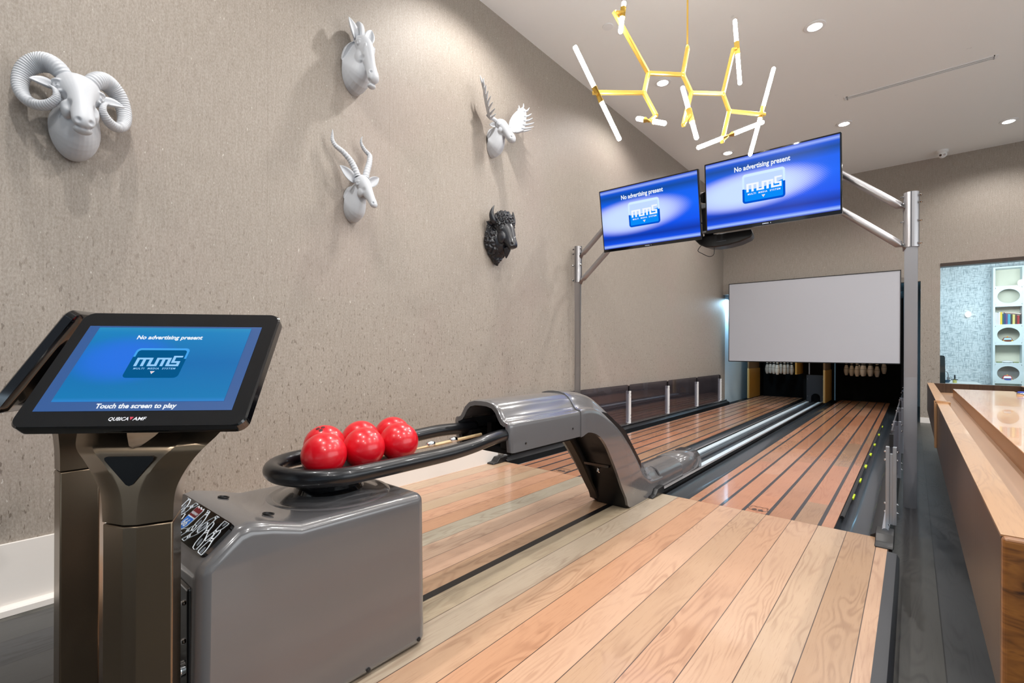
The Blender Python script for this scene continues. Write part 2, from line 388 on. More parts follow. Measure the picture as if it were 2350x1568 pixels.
# ------------------------------------------------------------------ the setting
def struct(name, mb, m, bevel=0):
    o = mb.build(name, m, smooth=0, bevel=bevel); o['kind'] = 'structure'; return o
WX, BY = -3.14, 10.8
struct('floor', MB().box(-3.3, -4.2, -.1, 5.2, 14.2, 0), M['dark_floor'])
struct('ceiling', MB().box(-3.3, -4.2, CEIL, 5.2, BY+.2, CEIL+.1), M['ceiling'])
struct('wall_left', MB().box(WX-.15, -4.2, 0, WX, BY+.15, CEIL), M['wall'])
b = MB(); b.box(WX, BY, 2.438, .102, BY+.15, CEIL); b.box(.102, BY, 0, .353, BY+.15, CEIL); b.box(.353, BY, 2.71, 5.2, BY+.15, CEIL)
struct('wall_back', b, M['wall'])
struct('wall_right', MB().box(5.0, -4.2, 0, 5.15, 14.1, CEIL), M['room_white'])
b = MB(); b.box(WX, -4.15, 0, 5.0, -4.0, .5); b.box(WX, -4.15, 3.3, 5.0, -4.0, CEIL); b.box(WX, -4.15, .5, -2.0, -4.0, 3.3); b.box(4.4, -4.15, .5, 5.0, -4.0, 3.3)
struct('wall_rear', b, M['room_white'])
b = MB(); b.box(-3.14, 13.95, 0, .2, 14.1, 2.6); b.box(WX-.15, BY+.15, 0, WX, 14.1, 2.6); b.box(.2, BY+.15, 0, .3, 14.1, 2.6)
struct('wall_machine_room', b, M['machine_wall'])
struct('wall_side_room', MB().box(.3, 13.3, 0, 5.0, 13.4, 3.0), M['weave'])
struct('ceiling_machine_room', MB().box(WX-.15, BY+.15, 2.6, .3, 14.1, 2.7), M['ceiling'])
struct('ceiling_side_room', MB().box(.3, BY+.15, 3.0, 5.0, 14.1, 3.1), M['ceiling'])
b = MB(); b.box(WX, -4.0, 0, WX+.014, 3.5, .318); b.prism([(0, 0), (.05, 0), (.05, .028), (.044, .036), (.03, .042), (.014, .042)], lambda p: V(WX+p[0], -4.0, p[1]), lambda p: V(WX+p[0], .63, p[1]))
struct('baseboard_left', b, M['white_trim'], .002)
struct('baseboard_back', MB().box(.102, BY-.015, 0, .353, BY, .09), M['white_trim'])
struct('trim_1', MB().box(.353, BY-.012, 2.655, 5.0, BY+.16, 2.712), mat('dark_bronze_header', (58, 46, 38), .4))
b = MB(); b.box(.353, BY+.06, 0, 4.9, BY+.07, 2.655); g = struct('window_1', b, M['pane'])

# ------------------------------------------------------------------ approach, lanes, gutters
ZA, FOUL, LEND = .115, 3.517, 13.1
t = thing('bowling_approach', 'raised oak plank approach floor in front of the two bowling lanes', 'approach', (-1.6, 2, 0))
MB().prism([(WX+.014, .64), (-2.2, .64), (-2.2, .44), (-.103, .44), (-.103, FOUL), (WX+.014, FOUL)], lambda p: V(p[0], p[1], 0), lambda p: V(p[0], p[1], ZA)).build('deck', M['oak'], t, smooth=0)
MB().box(-1.654, 1.14, ZA, -1.613, 3.12, ZA+.0012).build('center_stripe', M['black_plastic'], t, smooth=0)['label'] = 'black inlay stripe'
b = MB(); b.prism([(-.103, 0), (-.05, 0), (-.05, .09), (-.062, .113), (-.08, .117), (-.103, .117)], lambda p: V(p[0], .44, p[1]), lambda p: V(p[0], 3.3, p[1]))
b.build('edge_trim', M['charcoal'], t, smooth=30)
def lane(x0, x1, label, side):
    t = thing('bowling_lane', label, 'bowling lane', ((x0+x1)/2, FOUL, 0), 0, 'bowling lanes')
    MB().box(x0, FOUL+.001, 0, x1, LEND, ZA).build('deck', M['lane'], t, smooth=0)
    c = (x0+x1)/2
    for k in range(6):
        xx = c+(k-2.5)*.1474
        MB().box(xx-.0105, FOUL+.001, ZA, xx+.0105, LEND, ZA+.001).build('stripe', M['stripe'], t, smooth=0)
    # route shield and number printed between the third and fourth stripes
    ex = c
    P = [(-.055, .045), (-.035, .055), (-.018, .046), (0, .055), (.018, .046), (.035, .055), (.055, .045), (.05, .02), (.062, -.005), (.05, -.03), (.025, -.042), (0, -.052), (-.025, -.042), (-.05, -.03), (-.062, -.005), (-.05, .02)]
    MB().tube([(ex+p[0], FOUL+.09+p[1], ZA+.001) for p in P], .0014, 4, loop=True).build('shield_emblem', M['stripe'], t)
    Mx = Matrix.Translation((ex, FOUL+.058, ZA+.0012))
    text('66', .05, Mx, 'numerals', M['stripe'], t, sx=1.5, bold=.001, world=True)
    for s, wd in ((-1, side[0]), (1, side[1])):
        a = x0 if s < 0 else x1; b = MB(); prof = []
        for i in range(11):
            th = PI*i/10; prof.append((a+s*wd*(.5-.5*math.cos(th)), .105-.06*math.sin(th)))
        rs = [[V(p[0], y, p[1]) for p in prof]+[V(p[0], y, .0) for p in prof[::-1]] for y in (FOUL+.002, 12.9)]
        b.rings(rs).build('gutter', M['gutter'], t, smooth=50)
    return t
L1 = (-2.875, -1.989); L2 = (-1.255, -.369)
lane(*L1, 'bowling lane beside the left wall, behind the ball return', (.16, .17))
l2 = lane(*L2, 'bowling lane nearer the shuffleboard table, right of the ball return', (.195, .2))
b = MB(); b.tube([(-.352, FOUL+.28, .112), (-.352, 9.5, .112)], .012, 8); b.build('bumper_rail', M['black_plastic'], l2)
for k, y in enumerate((4.35, 4.95, 5.6, 6.3, 7.0, 7.9, 8.8)): MB().box(-.350, y, .10, -.330, y+.13, .116).build('marker', M['yellow'], l2, smooth=0, bevel=.004)

t = thing('ball_return_track', 'dark track with two pale strips running between the two lanes', 'ball return track', (-1.635, FOUL, 0))
MB().box(-1.80, FOUL+.02, 0, -1.47, 12.3, .105).build('base', M['gutter'], t, smooth=0)
for x in (-1.765, -1.53): MB().box(x-.034, 4.56, .105, x+.034, 12.15, .125).build('strip', M['strip'], t, smooth=0, bevel=.004)
MB().box(-1.66, 4.56, .105, -1.64, 12.2, .118).build('center_rib', M['charcoal'], t, smooth=0)
for x in (-1.80, -1.478):
    MB().cyl((x, FOUL+.06, .138), (x, 12.2, .136), .011, n=12).build('steel_rail', M['steel'], t)
    MB().box(x-.014, FOUL+.02, .0, x+.014, 12.2, .128).build('rail_base', M['black_plastic'], t, smooth=0)
def end_cap(x, t, wd=.06):
    b = MB(); P = [(-.16, .116), (-.15, .128), (-.10, .132), (-.06, .17), (.05, .175), (.05, .116)]
    b.prism(P, lambda p: V(x-wd/2, FOUL+p[0]-.02, p[1]), lambda p: V(x+wd/2, FOUL+p[0]-.02, p[1]))
    b.build('end_cap', M['black_plastic'], t, smooth=50, bevel=.005)
end_cap(-1.478, t, .045)

# side railings with smoked glass
def railing(label, xr, ys, xw, side):
    t = thing('glass_railing', label, 'railing', (xr, FOUL, 0), 0, 'lane side railings')
    MB().cyl((xr-side*.0, FOUL-.02, .166), (xr, BY+.05, .166), .017, n=12).build('chrome_rail', M['chrome'], t)
    b = MB(); b.prism([(-.07, 0), (.03, 0), (.03, .13), (.012, .155), (-.015, .155), (-.07, .125)] if side > 0 else [(.07, 0), (-.03, 0), (-.03, .13), (-.012, .155), (.015, .155), (.07, .125)],
                      lambda p: V(xr-p[0], FOUL, p[1]), lambda p: V(xr-p[0], BY+.05, p[1])).build('rail_base', M['black_plastic'], t, smooth=30)
    for k, y in enumerate(ys):
        b = MB(); b.box(xw-.026, y-.02, .18, xw-.007, y+.02, .64); b.box(xw+.007, y-.02, .18, xw+.026, y+.02, .64); b.box(xw-.008, y-.014, .18, xw+.008, y+.014, .6)
        post = b.build('post', M['alu'] if side < 0 else M['white_paint'], t, smooth=0, bevel=.002)
        MB().box(xw-.009, y-.010, .64, xw+.009, y+.010, .715).build('seal', M['black_plastic'], t, smooth=0)
        for z in (.25, .30, .56, .61):
            for s in (1, -1): MB().lathe([(.007, .0), (.007, .005), (.003, .009)], (xw+s*.026, y, z), (s, 0, 0), 10).build('screw', M['chrome'], post)
    for y0, y1 in zip(ys[:-1], ys[1:]):
        b = MB(); P = rrect(y0+.012, .19, y1-.012, .73, .045, 4)
        b.prism(P, lambda p: V(xw-.004, p[0], p[1]), lambda p: V(xw+.004, p[0], p[1])).build('glass_panel', M['smoked'], t, smooth=0)
    end_cap(xr, t, .085)
    return t
railing('low smoked glass railing along the left wall beside the lane', -3.085, (3.6, 4.92, 6.24, 7.64, 9.03, 10.43), -3.085, 1)
railing('low glass railing seen end-on beside the right lane', -.118, (3.62, 5.0, 6.24, 7.64, 9.03, 10.43), -.095, -1)

# ------------------------------------------------------------------ ball return machine
CX = -1.635
t = br = thing('ball_return', 'grey gloss ball return machine with black oval ball rack', 'ball return', (CX, 1.5, ZA))
prof = [(.40, ZA+.001), (1.15, ZA+.001), (1.142, .676), (.68, .682), (.60, .708), (.535, .724), (.50, .716), (.405, .638)]
b = MB(); b.prism(prof, lambda p: V(CX-.255-.006*(.7-p[1]), p[0], p[1]), lambda p: V(CX+.255+.006*(.7-p[1]), p[0], p[1]))
cab = b.build('cabinet', M['grey_gloss'], t, bevel=.034, seg=6, smooth=60)
for yy, z in ((.9, .14), (1.11, .145)): MB().lathe([(.008, 0), (.007, .004), (.002, .006)], (CX+.2585, yy, z), (1, 0, 0), 12).build('bolt', M['black_plastic'], cab)
MB().box(CX-.21, .396, .13, CX+.215, .41, .585).build('front_panel', M['black_gloss'], t, smooth=0, bevel=.02)
fp = bpy.data.objects['front_panel']
for x in (-.185, .185):
    for z in (.22, .44, .54): MB().lathe([(.008, 0), (.006, .005), (.001, .006)], (CX+x, .396, z), (0, -1, 0), 12).build('bolt', M['chrome'], fp)
MB().lathe([(.02, 0), (.02, .006), (.012, .006), (.012, .0)], (CX+.17, .396, .36), (0, -1, 0), 16).build('lock', M['chrome'], fp)
# sloped badge: plane through (y .42, z .65) and (y .497, z .714)
d_ = V(0, .095, .078).normalized(); nrm_ = V(0, -d_.z, d_.y)
BO = V(CX+.014, .4085, .6475)+d_*.020
def bp(s, tt, o=0): return BO + V(1, 0, 0)*s + d_*tt + nrm_*o
Mb = Matrix(((1, 0, 0, 0), (0, d_.y, nrm_.y, 0), (0, d_.z, nrm_.z, 0), (0, 0, 0, 1)))
BW, BH = .216, .100
bad = MB().prism(rrect(-BW, .0, BW, BH, .016, 5), lambda p: bp(p[0], p[1], -.006), lambda p: bp(p[0], p[1], .0035)).build('badge_panel', M['black_gloss'], t, smooth=30)
pw = mat('badge_white', (226, 234, 242), .4); pg = mat('badge_grey', (120, 128, 138), .4); pb = mat('badge_blue', (36, 116, 215), .4); pr_ = mat('badge_maroon', (110, 20, 32), .4)
def bowling_pin_outline(cx, cy, h, ang):
    half = [(.0, .0), (.10, .0), (.155, .12), (.185, .28), (.165, .42), (.09, .62), (.075, .70), (.105, .84), (.095, .94), (.04, 1.0), (0, 1.0)]
    P = [(x, y-.5) for x, y in half]+[(-x, y-.5) for x, y in half[::-1][1:-1]]
    ca, sa = math.cos(ang), math.sin(ang)
    return [(cx+h*(x*ca-y*sa), cy+h*(x*sa+y*ca)) for x, y in P], (ca, sa)
def clip(P, m=.004): return [(min(max(x, -BW+m), BW-m), min(max(y, m), BH-m)) for x, y in P]
rnd = random.Random(3)
for cx, cy, an in ((-.185, .06, .9), (-.140, .03, -2.4), (-.130, .085, .5), (-.088, .07, -.7), (-.100, .025, 2.2), (.045, .075, .3), (.075, .03, 2.6), (.10, .08, -.35), (.135, .04, .5), (.172, .075, 2.9), (.19, .03, .2), (.02, .02, -.9)):
    P, (ca, sa) = bowling_pin_outline(cx, cy, .085, an); P = clip(P); b = MB(); h = .085
    b.tube([bp(x, y, .0042) for x, y in P], .0011, 4, loop=True)
    for k in (.60, .68):
        q = clip([(cx+h*(x*ca-y*sa), cy+h*(x*sa+y*ca)) for x, y in ((-.07, k-.5), (.07, k-.5), (.075, k-.455), (-.075, k-.455))])
        b.prism(q, lambda p: bp(p[0], p[1], .0034), lambda p: bp(p[0], p[1], .0042))
    b.mi = 1; q = []
    for i in range(10): a = 2*PI*i/10; x, y = .07*math.cos(a), -.22+.14*math.sin(a); q.append((cx+h*(x*ca-y*sa), cy+h*(x*sa+y*ca)))
    b.prism(clip(q), lambda p: bp(p[0], p[1], .0034), lambda p: bp(p[0], p[1], .0038))
    b.build('printed_pin', [pw, pg], bad, smooth=0)
sh = [(-.026, .028), (-.02, .034), (-.01, .029), (0, .034), (.01, .029), (.02, .034), (.026, .028), (.026, .0), (.024, -.022), (.014, -.034), (.0, -.042), (-.014, -.034), (-.024, -.022), (-.026, .0)]
SCX, SCY = -.02, .058
f0 = lambda k, o: (lambda p: bp(SCX+p[0]*k, SCY+p[1]*k, o))
MB().prism(sh, f0(1.08, .0036), f0(1.08, .0046)).build('shield_border', pw, bad, smooth=0)
MB().prism([p for p in sh if p[1] < .005], f0(1, .0046), f0(1, .0052)).build('shield_blue', pb, bad, smooth=0)
MB().prism([p for p in sh if p[1] > -.001], lambda p: bp(SCX+p[0], SCY+.004+p[1]*.85, .0046), lambda p: bp(SCX+p[0], SCY+.004+p[1]*.85, .0052)).build('shield_maroon', pr_, bad, smooth=0)
text('66', .032, Matrix.Translation(bp(SCX, SCY-.028, .0056)) @ Mb, 'numerals', pw, bad, sx=1.1, bold=.0008, world=True)
text('HIGHWAY', .0105, Matrix.Translation(bp(SCX, SCY+.01, .0056)) @ Mb, 'lettering', pw, bad, sx=.95, bold=.0003, world=True)
text('QUBICA', .0135, Matrix.Translation(bp(-.085, .007, .0056)) @ Mb, 'lettering', pw, bad, sx=1.15, bold=.0003, align='LEFT', world=True)
text('AMF', .0135, Matrix.Translation(bp(-.015, .007, .0056)) @ Mb, 'lettering', pw, bad, sx=1.25, bold=.0003, align='LEFT', world=True)
MB().prism([(-.024, .016), (-.016, .016), (-.020, .008)], lambda p: bp(p[0], p[1], .004), lambda p: bp(p[0], p[1], .0056)).build('red_triangle', E_RED, bad, smooth=0)
for x, y in ((CX-.10, .585), (CX+.145, .625)):
    MB().lathe([(.0, .0), (.017, .0), (.017, .003), (.013, .003), (.012, -.001), (0, -.001)], (x, y, .7265-(y-.535)*.26), (0, .23, 1), 20).build('cup_hole', M['black_plastic'], t)
# saucer and pedestal under the rack
MB().lathe([(.0, -.004), (.222, -.004), (.214, .003), (.196, .007), (.185, .004), (.165, .010), (.13, .022), (0, .024)], (CX, .90, .677), n=48).build('saucer', M['grey_gloss'], t)
MB().lathe([(0, 0), (.125, .0), (.115, .02), (.13, .04), (.155, .05), (0, .05)], (CX, .90, .694), n=40).build('pedestal', M['black_gloss'], t)
b = MB(); b.prism([(-.10, -.13), (.10, -.13), (.13, -.08), (.13, .25), (.10, .30), (-.10, .30), (-.13, .25), (-.13, -.08)], lambda p: V(CX+p[0], .90+p[1], .735), lambda p: V(CX+p[0], .90+p[1], .762)).build('ball_tray', M['black_plastic'], t, bevel=.01)
# oval rack tube
R = .195; Y0 = .905; pts = []
pts += resample([(CX+.135, 1.80, .80), (CX+.150, 1.70, .80), (CX+.175, 1.58, .80), (CX+.193, 1.44, .79), (CX+.195, 1.3, .782), (CX+.195, 1.1, .78)], 22)
pts += [(CX+R*math.cos(a), Y0+R*.98*math.sin(a), .78) for a in [-PI*i/28 for i in range(0, 29)]]
pts += [(2*CX-x, y, z) for x, y, z in pts[:22][::-1]]
MB().tube(pts, .030, 18).build('rack_tube', M['rack_tube'], t, smooth=180)
for s in (-1, 1):
    MB().tube([(CX+s*.045, 1.15, .762), (CX+s*.045, 1.45, .766), (CX+s*.045, 1.75, .775)], .008, 10).build('track_rod', mat('cream_rod', (205, 180, 140), .3) if s < 0 else M['alu'], t)
for y in (1.42, 1.56): MB().ell((CX-.045, y, .775), (.017, .024, .014)).build('connector', M['chrome'], t, smooth=180)
# hood
def arch(y, sc=1.0, base=.715, top=.957, wd=.19, n=25):
    """half-pipe with shoulders"""
    P = []
    half = [(wd*1.0, base), (wd*1.0, .838), (wd*.985, .852), (wd*.95, .860), (wd*.86, .862), (wd*.79, .868), (wd*.72, .886), (wd*.62, .918), (wd*.46, .944), (wd*.24, .955), (0, top)]
    for x, z in half: P.append((x, z))
    return P+[(-x, z) for x, z in half[::-1][1:]]
def shell(secs, thick, mbx):
    """secs: lists of 3-d outer points (open profile); makes a closed shell"""
    rs = []
    for O in secs:
        K = len(O); c = sum((Vector(p) for p in O), V(0, 0, 0))/K; I = []
        for i, p in enumerate(O):
            a, q = Vector(O[max(i-1, 0)]), Vector(O[min(i+1, K-1)])
            tt = (q-a).normalized(); dd = (c-Vector(p)); dd -= tt*dd.dot(tt)
            dd = dd.normalized() if dd.length > 1e-6 else V(0, 0, -1); I.append(Vector(p)+dd*thick)
        rs.append([Vector(p) for p in O]+I[::-1])
    return mbx.rings(rs)
secs = []
for y, k in ((1.70, .965), (1.708, .99), (1.725, 1.0), (1.9, 1), (2.1, 1), (2.32, 1)):
    secs.append([V(CX+x*k, y+(.012 if z < .72 else 0), .80+(z-.80)*k) for x, z in arch(y)])
hood = shell(secs, .022, MB()).build('hood', M['grey_gloss'], t, smooth=60)
for y, z in ((1.82, .75), (2.24, .77)): MB().lathe([(.006, 0), (.005, .004), (.001, .005)], (CX+.19, y, z), (1, 0, 0), 10).build('bolt', M['black_plastic'], hood)
b = MB(); b.prism([(-.15, .722), (.15, .722), (.15, .83), (.09, .89), (0, .915), (-.09, .89), (-.15, .83)], lambda p: V(CX+p[0], 1.98, p[1]), lambda p: V(CX+p[0], 2.0, p[1]))
b.box(CX-.165, 1.74, .70, CX+.165, 2.3, .722); b.box(CX+.10, 1.735, .725, CX+.166, 1.9, .79); b.box(CX-.166, 1.735, .725, CX-.10, 1.9, .79); b.box(CX-.05, 1.80, .72, CX-.02, 1.86, .83)
b.build('lift_mechanism', M['black_matte'], t, smooth=0)
# curved duct: spine of frames along (y, z), cross profile like the hood, sides end on an inner curve
outer = resample([(2.32, .960, .19), (2.45, .957, .188), (2.60, .925, .183), (2.76, .850, .176), (2.92, .755, .168), (3.07, .640, .160), (3.20, .520, .153), (3.29, .43, .148), (3.37, .355, .144), (3.48, .305, .142), (3.62, .292, .14)], 34)
inner = resample([(2.32, .715), (2.42, .725), (2.54, .690), (2.64, .62), (2.73, .52), (2.82, .41), (2.90, .30), (2.98, .20), (3.055, ZA+.002), (3.4, ZA+.002), (3.62, ZA+.002)], 34)
secs = []
for ki, ((y, z, wd), (yi, zi)) in enumerate(zip(outer, inner)):
    lip = (.006, .007, .004)[ki] if ki < 3 else 0; z += lip; wd += lip; yi, zi = yi, zi-lip*.6
    o, i = V(0, y, z), V(0, yi, zi); ax = (o-i); ln = ax.length; up = ax/ln
    P = []
    h = min(.108, ln*.44)
    half = [(1.0, 0), (1.0, ln-h*1.2), (.985, ln-h*1.02), (.94, ln-h*.92), (.84, ln-h*.90), (.76, ln-h*.80), (.68, ln-h*.58), (.56, ln-h*.30), (.40, ln-h*.10), (.2, ln-h*.02), (0, ln)]
    for x, s in half: P.append(V(CX+wd*x, 0, 0)+i+up*s)
    P += [V(2*CX-p.x, p.y, p.z) for p in P[::-1][1:]]
    secs.append(P)
duct = shell(secs, .018, MB()).build('curved_duct', M['grey_gloss'], t, smooth=60)
MB().lathe([(.006, 0), (.005, .004), (.001, .005)], (CX+.181, 2.48, .80), (1, 0, 0), 10).build('bolt', M['black_plastic'], duct)
# black lift column inside the duct
b = MB()
ins = [(y, z) for y, z in inner[5:26]]; P = [(y+.03, z+.05) for y, z in ins[:17]] + [(3.02, ZA+.002), (3.30, ZA+.002), (3.25, .40), (3.0, .66), (2.75, .80), (2.5, .86)]
b.prism(P, lambda p: V(CX-.10, p[0], p[1]), lambda p: V(CX+.125, p[0], p[1])).build('lift_column', M['black_plastic'], t, smooth=30)
b = MB(); b.box(CX-.06, 2.77, .44, CX+.124, 2.80, .455); b.build('lift_bar', M['black_gloss'], t, smooth=0)
MB().tube([(CX+.05, 2.79, .43), (CX+.05, 2.765, .425), (CX+.05, 2.76, .41), (CX+.05, 2.775, .40)], .006, 8).build('latch', M['chrome'], t)
MB().prism([(y-.01, z) for y, z in inner[4:26]]+[(y+.012, z+.006) for y, z in inner[4:26][::-1]], lambda p: V(CX-.145, p[0], p[1]), lambda p: V(CX-.09, p[0], p[1])).build('inner_flange', mat('dark_brown_lining', (42, 32, 22), .6), t, smooth=40)
# low cover over the track
secs = []
for y, k in ((3.60, 1.0), (3.8, .985), (4.05, .98)): secs.append([V(CX+x*.138*k, y, ZA+.002+(z)*.176*k) for x, z in ((1, 0), (.98, .45), (.90, .68), (.72, .88), (.42, .98), (0, 1.0), (-.42, .98), (-.72, .88), (-.90, .68), (-.98, .45), (-1, 0))])
shell(secs, .012, MB()).build('track_cover', M['grey_gloss'], t, smooth=60)
secs = []
for y, k in ((4.05, .985), (4.058, 1.03), (4.3, 1.03), (4.52, 1.02), (4.53, .98)): secs.append([V(CX+x*.134*k, y, ZA+.002+(z)*.172*k) for x, z in ((1, 0), (.98, .45), (.90, .68), (.72, .88), (.42, .98), (0, 1.0), (-.42, .98), (-.72, .88), (-.90, .68), (-.98, .45), (-1, 0))])
cv = shell(secs, .012, MB()).build('track_cover', M['grey_gloss'], t, smooth=60)
MB().lathe([(.005, 0), (.004, .003), (.001, .004)], (CX+.136, 4.3, .16), (1, 0, 0), 10).build('bolt', M['black_plastic'], cv)

# balls
def ball(loc, label, holes):
    t = thing('bowling_ball', label, 'bowling ball', loc, 0, 'red balls in the rack')
    r = .0755
    MB().ell((0, 0, 0), (r, r, r), n=40, k=24).build('shell', M['red'], t, world=False, smooth=180)
    if holes:
        d0 = V(.25, -.35, .9).normalized(); a, bb, _ = frame(d0)
        for k in range(3):
            dd = (d0+a*.14*math.cos(k*2.1)+bb*.14*math.sin(k*2.1)).normalized()
            MB().lathe([(.0, -.004), (.0075, -.004), (.0075, .0006), (.0065, .001), (0, .001)], dd*r, dd, 14).build('finger_hole', mat('dark_red', (70, 2, 8), .6), t, world=False)
zb = .7625+.0755
ball((-1.556, .838, zb), 'red bowling ball at the near end of the rack, on the table side', 0)
ball((-1.714, .925, zb), 'red bowling ball with finger holes at the near end, wall side', 1)
ball((-1.556, .995, zb), 'middle red bowling ball on the table side of the rack', 0)
ball((-1.714, 1.08, zb), 'middle red bowling ball on the wall side of the rack', 0)
ball((-1.556, 1.152, zb), 'red bowling ball nearest the hood, on the table side', 0)
ball((-1.714, 1.235, zb), 'red bowling ball nearest the hood, on the wall side', 0)

# ------------------------------------------------------------------ logo shared by the screens
def mms_logo(parent, f, sc, touch):
    """f(x, y, o) maps logo units (about -1..1) to local space"""
    mk = lambda P, nm, m, o: MB().prism(P, lambda p: f(p[0], p[1], o-.0), lambda p: f(p[0], p[1], o+.0004)).build(nm, m, parent, world=False, smooth=0)
    fr = rrect(-1, -.74, 1, .74, .16, 6)
    if not touch:
        mk(fr, 'logo_frame', E_NAVY, .0008)
        top = [(-1, .0)]+[(1, .06)]+[p for p in rrect(-1, -.74, 1, .74, .16, 6) if p[1] > .1]
        mk(top, 'logo_frame', E_PALE, .0013)
        mk(rrect(-.9, -.64, .9, .6, .06, 3), 'logo_panel', E_SKY, .0018)
        arc = [(-.9, -.02), (-.5, -.06), (0, -.04), (.5, .04), (.9, .14)]
        mk(arc+[(.9, .58), (.86, .6), (-.86, .6), (-.9, .58)], 'logo_panel', E_LAV, .0023)
    else:
        mk(rrect(-1, -.74, 1, .74, .16, 6), 'logo_panel', E_TNAVY, .0008)
        P = rrect(-1, -.74, 1, .74, .16, 6); Q = rrect(-.92, -.66, .92, .64, .12, 6)
        up = [p for p in P if p[1] > .3]; uq = [q for q in Q if q[1] > .3]
        mk([(1, .2)]+up+[(-1, .3)]+[(-.92, .3)]+uq[::-1]+[(.92, .2)], 'logo_frame', E_TBLUE, .0013)
    # letter strokes
    Wm = E_WHITE if not touch else E_TPALE; s = .1
    b = MB()
    def st(x0, y0, x1, y1): b.prism([(x0, y0), (x1, y0), (x1, y1), (x0, y1)], lambda p: f(p[0]+p[1]*.0, p[1], .0028), lambda p: f(p[0], p[1], .0032))
    y0, y1 = -.18, .24; h = .085
    st(-.80, y0, -.69, y1); st(-.56, y0, -.45, y1-.01); st(-.80, y1-h, -.28, y1)            # m: two stems and bar
    st(-.32, y0, -.21, y1); st(-.32, y0, .04, y0+h); st(-.07, y0, .04, y1)                   # shared u stroke
    st(-.07, y1-h, .40, y1); st(.15, y0, .26, y1-.01); st(.36, y0, .47, y1)                   # second m
    st(.36, y0, .84, y0+h); st(.74, y0, .84, y0+.24); st(.52, y0+.165, .84, y0+.25); st(.52, y0+.165, .62, y1+.1); st(.52, y1+.02, .86, y1+.1)   # s
    b.build('logo_letters', Wm, parent, world=False, smooth=0)
    def fm(x, y, o):
        a = f(x, y, o); ex = (f(x+1, y, o)-a); ey = (f(x, y+1, o)-a); n = ex.cross(ey).normalized()
        return Matrix(((ex.x, ey.x, n.x, a.x), (ex.y, ey.y, n.y, a.y), (ex.z, ey.z, n.z, a.z), (0, 0, 0, 1)))
    text('MULTI  MEDIA  SYSTEM', .115, fm(.02, -.335, .0028), 'logo_caption', Wm, parent, sx=1.0, bold=.004, space=1.32)
    b = MB(); b.prism([(-.085, -.43), (.085, -.43), (0, -.56)], lambda p: f(p[0], p[1], .0028), lambda p: f(p[0], p[1], .0030)); b.build('logo_mark', E_WHITE, parent, world=False, smooth=0)
    b = MB(); b.prism([(-.03, -.46), (.03, -.46), (0, -.51)], lambda p: f(p[0], p[1], .0031), lambda p: f(p[0], p[1], .0033)); b.build('logo_mark', E_RED, parent, world=False, smooth=0)
def quad(name, P, m, parent):
    me = bpy.data.meshes.new(name); me.from_pydata([tuple(p) for p in P], [], [(0, 1, 2, 3)]); uv = me.uv_layers.new()
    for i, c in enumerate(((0, 0), (1, 0), (1, 1), (0, 1))): uv.data[i].uv = c
    me.materials.append(m); return link(name, me, parent, smooth=0)

